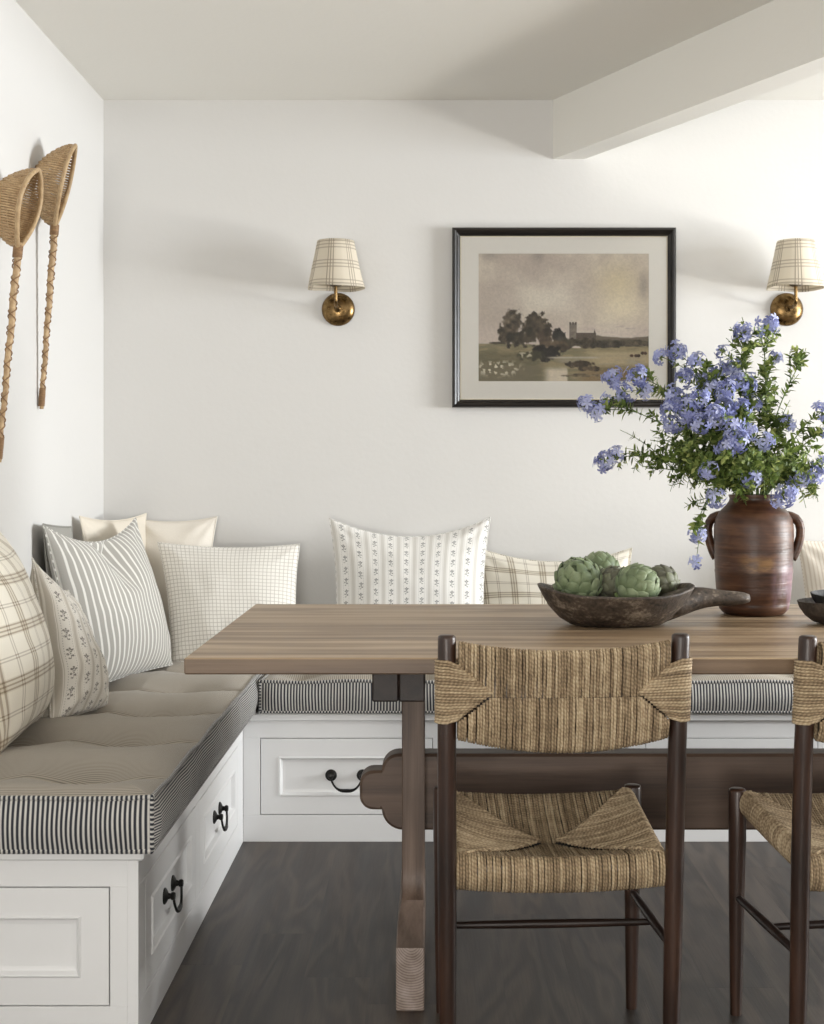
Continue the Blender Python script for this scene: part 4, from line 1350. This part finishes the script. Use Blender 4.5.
def branch(label, tips, leafy=1.0, group='plumbago branches in the brown jug', sag=.0, nleaf=22, tips_cl=True, arch=.5):
    """tips: [(px, py, dY, cluster index or None)]; the first is the end of the main stem, others sit on side shoots"""
    root = thing('plumbago_branch', label, 'flower branch', tuple(MOUTH), group=group)
    st_ = MB(); lf = MB()
    a = rnd.uniform(0, 2*PI); b0 = Vector((math.cos(a)*.022, math.sin(a)*.022, -.10))
    px, py, dY, ci = tips[0]
    end = W(px, py, 3.40+dY)-MOUTH
    hor = Vector((end.x, end.y, 0))
    neck = Vector((hor.normalized().x*.034, hor.normalized().y*.034, .004)) if hor.length > .03 else Vector((math.cos(a)*.02, math.sin(a)*.02, .004))
    if end.z > .05: c1 = neck+Vector((end.x*.18, end.y*.18, max(.05, end.z*arch))); c2 = end-Vector((end.x*.28, end.y*.28, end.z*.14-sag))
    else: c1 = neck+Vector((end.x*.35, end.y*.35, .07)); c2 = end+Vector((-end.x*.08, -end.y*.08, .09))
    bow = Vector((rnd.uniform(-1, 1), rnd.uniform(-1, 1), rnd.uniform(-.5, .5)))*end.length*.10; c1 = c1+bow; c2 = c2-bow*.6
    def bez(t): return neck*(1-t)**3+c1*3*t*(1-t)**2+c2*3*t*t*(1-t)+end*t**3
    main = [b0, b0.lerp(neck, .5)] + [bez(k/22) for k in range(23)]
    st_.tube(main, [.0022]*2+[.0021-.0012*k/22 for k in range(23)], 6)
    shoots = []
    for (qx, qy, dY2, cj) in tips[1:]:
        e = W(qx, qy, 3.40+dY2)-MOUTH
        best = min(range(5, 20), key=lambda k: (bez(k/22)-e).length + (0 if bez(k/22).length < e.length else .05))
        best = max(3, best-4)
        s = bez(best/22); cc = s.lerp(e, .5)+Vector((0,0,.25*(e-s).length*.5))
        pts = [s*(1-t)**2+cc*2*t*(1-t)+e*t*t for t in [k/10 for k in range(11)]]
        st_.tube(pts, [.0013-.0006*k/10 for k in range(11)], 5); shoots.append((pts, e, cj))
    def leaves_on(f, t0, t1, n, sc_=1.0):
        for k in range(n):
            t = t0+(t1-t0)*(k+rnd.uniform(-.3, .3))/n; t = max(0, min(.995, t))
            p = f(t); tg = (f(min(1, t+.02))-f(max(0, t-.02))).normalized()
            o = tg.orthogonal().normalized(); aa = rnd.uniform(0, 2*PI)
            o = o*math.cos(aa)+tg.cross(o)*math.sin(aa)
            for z in range(rnd.choice((1, 2, 2, 3))):
                o2 = (Quaternion(tg, z*2.2) @ o)
                d = (tg*rnd.uniform(.2, .9)+o2).normalized()
                L = rnd.uniform(.014, .036)*sc_*(1.12-.45*t)
                add_leaf(lf, p, d, tg, L, L*rnd.uniform(.42, .62), min(1, max(0, rnd.gauss(.48, .24))), rnd)
    leaves_on(bez, .16, .97, int(nleaf*leafy*1.1))
    for k in range(5):           # short leafy side twigs
        t = rnd.uniform(.25, .88); s = bez(t); tg = (bez(min(1, t+.03))-bez(t-.03)).normalized()
        o = tg.orthogonal().normalized(); o = Quaternion(tg, rnd.uniform(0, 2*PI)) @ o
        ln = rnd.uniform(.035, .085)*(1.1-.4*t); e = s+(tg*.7+o).normalized()*ln+Vector((0, 0, -.012))
        cc = s.lerp(e, .5)+tg*ln*.2+Vector((0, 0, .012))
        pts = [s*(1-q)**2+cc*2*q*(1-q)+e*q*q for q in [k2/10 for k2 in range(11)]]
        st_.tube(pts, [.0012-.0006*k2/10 for k2 in range(11)], 5)
        leaves_on(lambda q, pts=pts: pts[int(q*9)].lerp(pts[min(10, int(q*9)+1)], q*9-int(q*9)), .1, .98, 8, .75)
    for pts, e, cj in shoots:
        leaves_on(lambda t, pts=pts: pts[int(t*9)].lerp(pts[min(10, int(t*9)+1)], t*9-int(t*9)), .15, .96, int(9*leafy), .85)
    st_.build('stem', STEMM, root)
    lf.build('leaves', LEAF, root, fix=False)
    for (e, cj, tg) in [(end, ci, end-c2)] + [(e, cj, pts[-1]-pts[-3]) for pts, e, cj in shoots]:
        if cj is None: continue
        o = bpy.data.objects.new('flower_cluster', CL[cj]); COL.objects.link(o); o.parent = root
        o.location = e; dd = (tg.normalized()+Vector((0,-.45,.1))).normalized()
        o.rotation_mode = 'QUATERNION'; o.rotation_quaternion = Vector((0,0,1)).rotation_difference(dd) @ Quaternion((0,0,1), rnd.uniform(0, 6))
        s = rnd.uniform(.92, 1.12); o.scale = (s, s, s)
    return root
MID = 'leafy blue-flowered plumbago branch packed in the middle of the bouquet'
LEAFY = 'green leafy shoot without flowers filling the bouquet'
branch('flowering branch reaching out lowest over the picture frame corner, its tip drooping', [(586,404,-.05,2),(596,412,-.05,2),(606,400,-.04,4)], sag=.05, nleaf=26)
branch('flowering branch with a big blue head overlapping the framed landscape', [(637,376,.0,1),(614,378,.02,3),(625,392,-.02,3),(645,392,0,2)], sag=.03, nleaf=30)
branch('drooping branch with a small blue head below the picture frame', [(606,462,-.08,3),(616,455,-.08,2)], sag=.06, nleaf=24)
branch('upright branch with a blue head against the frame edge', [(678,353,.04,3),(661,357,.05,2),(684,378,.02,0)], nleaf=28)
branch('tall branch with the highest blue head, just under the brass sconce', [(768,324,.04,0),(775,357,.03,4),(760,332,.0,4)], nleaf=24)
branch('tall curving branch with a blue head, second highest', [(743,334,.0,3),(726,338,.02,None),(722,352,.0,4)], sag=.02, nleaf=26)
branch('hanging sprig that trails down beside the jug handle', [(697,535,-.10,2),(696,562,-.10,4),(684,508,-.09,None)], sag=0, nleaf=10)
branch('outermost branch with dusky flowers at the cut-off side of the bouquet', [(822,412,.0,2),(830,430,.0,3)], nleaf=22)
branch('low branch with blue heads hanging over the jug shoulder', [(783,494,-.09,1),(797,478,-.08,3)], sag=.02, nleaf=22)
branch('low branch with a bright blue head beyond the jug handle', [(813,474,-.05,3),(822,466,-.02,2)], sag=.02, nleaf=22)
for tips in ([(676,397,-.02,3),(670,410,-.06,0)], [(697,362,.0,2),(703,380,.04,2)], [(688,412,-.08,1),(672,423,-.08,3)], [(700,425,-.10,1),(715,418,-.1,3)], [(721,371,.05,3),(733,369,.04,3)],
             [(727,392,-.03,1),(712,388,.0,2)], [(749,386,.02,3),(752,404,.03,0)], [(736,440,-.12,1),(726,448,-.12,3)], [(765,441,-.08,2),(750,432,-.09,2)], [(714,414,-.10,0),(724,408,-.06,0)],
             [(787,423,.0,2),(768,406,.04,None)], [(709,471,-.13,2),(717,498,-.12,2)], [(750,479,-.12,2),(757,476,-.1,2)], [(704,380,.08,2),(690,368,.09,None)], [(741,408,-.05,0),(731,423,-.09,3)], [(700,398,-.06,1),(738,382,.0,0)], [(665,440,-.06,None),(650,430,-.04,None)]):
    branch(MID, tips, nleaf=26, group='plumbago branches packed in the middle of the jug')
LT = {'shoot arching over the top of the bouquet with no flowers': [(742,317,.03,None),(730,327,.0,None)],
      'thin leafy shoot pointing at the wall beside the brass sconce': [(806,348,.03,None),(799,374,.02,None),(790,352,.0,None)],
      'lowest leafy shoot on the side of the jug handle': [(818,502,-.02,None),(806,508,-.06,None)],
      'leafy shoot drooping on the side of the picture frame': [(679,488,-.06,None),(668,470,-.03,None)],
      'leafy shoot ending in a small feathery tip under the picture': [(642,466,-.05,None),(625,448,-.05,None),(620,430,-.02,None)],
      'leafy shoot pointing out of the bouquet at the cut-off side': [(826,432,.03,None),(805,420,.03,None)]}
for k, t in LT.items(): branch(k, t, nleaf=24)
for tips in ([(735,503,-.10,None)], [(765,500,-.11,None)], [(750,494,-.12,None)], [(722,497,-.07,None)], [(790,505,-.05,None)], [(664,452,-.09,None)], [(690,462,-.11,None)], [(650,440,.03,None)], [(675,425,.04,None)], [(722,455,-.15,None)], [(655,455,-.06,None)], [(765,470,-.12,None),(775,455,-.1,None)], [(700,455,-.13,None),(688,446,-.1,None)], [(793,455,-.06,None),(800,445,.0,None)], [(762,385,.06,None),(775,400,.05,None)],
             [(778,430,.05,None),(790,400,.05,None)], [(735,470,-.14,None)], [(675,455,.05,None),(690,470,.06,None)], [(745,460,-.13,None),(755,455,-.12,None)], [(780,470,-.12,None),(770,484,-.13,None)], [(800,490,-.1,None)], [(710,455,.05,None),(740,450,.08,None)], [(770,360,.06,None),(775,376,.05,None)], [(708,482,-.12,None)]):
    branch(LEAFY, tips, nleaf=30, group='green shoots filling the bouquet')

# ------------------------------------------------------------------ light
world = bpy.data.worlds.new('sky'); scene.world = world; world.use_nodes = True
bg = world.node_tree.nodes['Background']; bg.inputs[0].default_value = (.86, .93, 1.0, 1); bg.inputs[1].default_value = 1.0
def area(name, loc, target, sx, sy, power, col, spread=180):
    l = bpy.data.lights.new(name, 'AREA'); l.shape = 'RECTANGLE'; l.size = sx; l.size_y = sy; l.energy = power; l.color = col
    l.spread = math.radians(spread)
    o = bpy.data.objects.new(name, l); COL.objects.link(o); o.location = loc
    o.rotation_euler = (Vector(target)-Vector(loc)).to_track_quat('-Z', 'Y').to_euler(); return o
area('window_light_side', (X1-.02, 3.2, 1.5), (-1.1, 3.35, 1.5), 1.45, 1.2, 80, (.90, .95, 1.0), 112)
area('window_light_front', (-.44, Y0+.06, 1.3), (.2, 4, 1.6), 1.05, 1.6, 30, (1.0, .97, .93))
area('window_light_front', (3.1, Y0+.06, 1.3), (1.0, 4, 1.6), 1.6, 1.6, 36, (1.0, .97, .93))
area('window_light_side', (X0+.06, -1.05, 1.5), (3, 0, 1.9), 1.6, 1.1, 22, (.97, .98, 1.0))
# warm fill lamps added at two windows, aimed up to brighten the ceiling
area('ceiling_fill', (X1-.03, 3.2, .95), (1.2, 2.9, 2.36), 1.4, .3, 84, (1.0, .96, .88))
area('ceiling_fill', (-.44, Y0+.07, .7), (0, 2.5, 2.36), 1.05, .5, 62, (1.0, .95, .87))

# ------------------------------------------------------------------ camera
cam = bpy.data.cameras.new('camera'); co = bpy.data.objects.new('camera', cam); COL.objects.link(co)
co.location = (0, 0, EYE); co.rotation_euler = (PI/2, 0, 0)
cam.sensor_width = 36; cam.sensor_fit = 'HORIZONTAL'; cam.lens = F*36/824
cam.shift_x = -20/824; cam.shift_y = -42/824; cam.clip_start = .05
scene.camera = co
vs_ = scene.view_settings
vs_.view_transform = 'Standard'; vs_.look = 'None'; vs_.exposure = 0.0; vs_.gamma = 1.0; vs_.use_curve_mapping = False
scene.cycles.max_bounces = 8; scene.cycles.diffuse_bounces = 5; scene.cycles.transparent_max_bounces = 8
scene.cycles.use_denoising = True
scene.cycles.caustics_reflective = False; scene.cycles.caustics_refractive = False
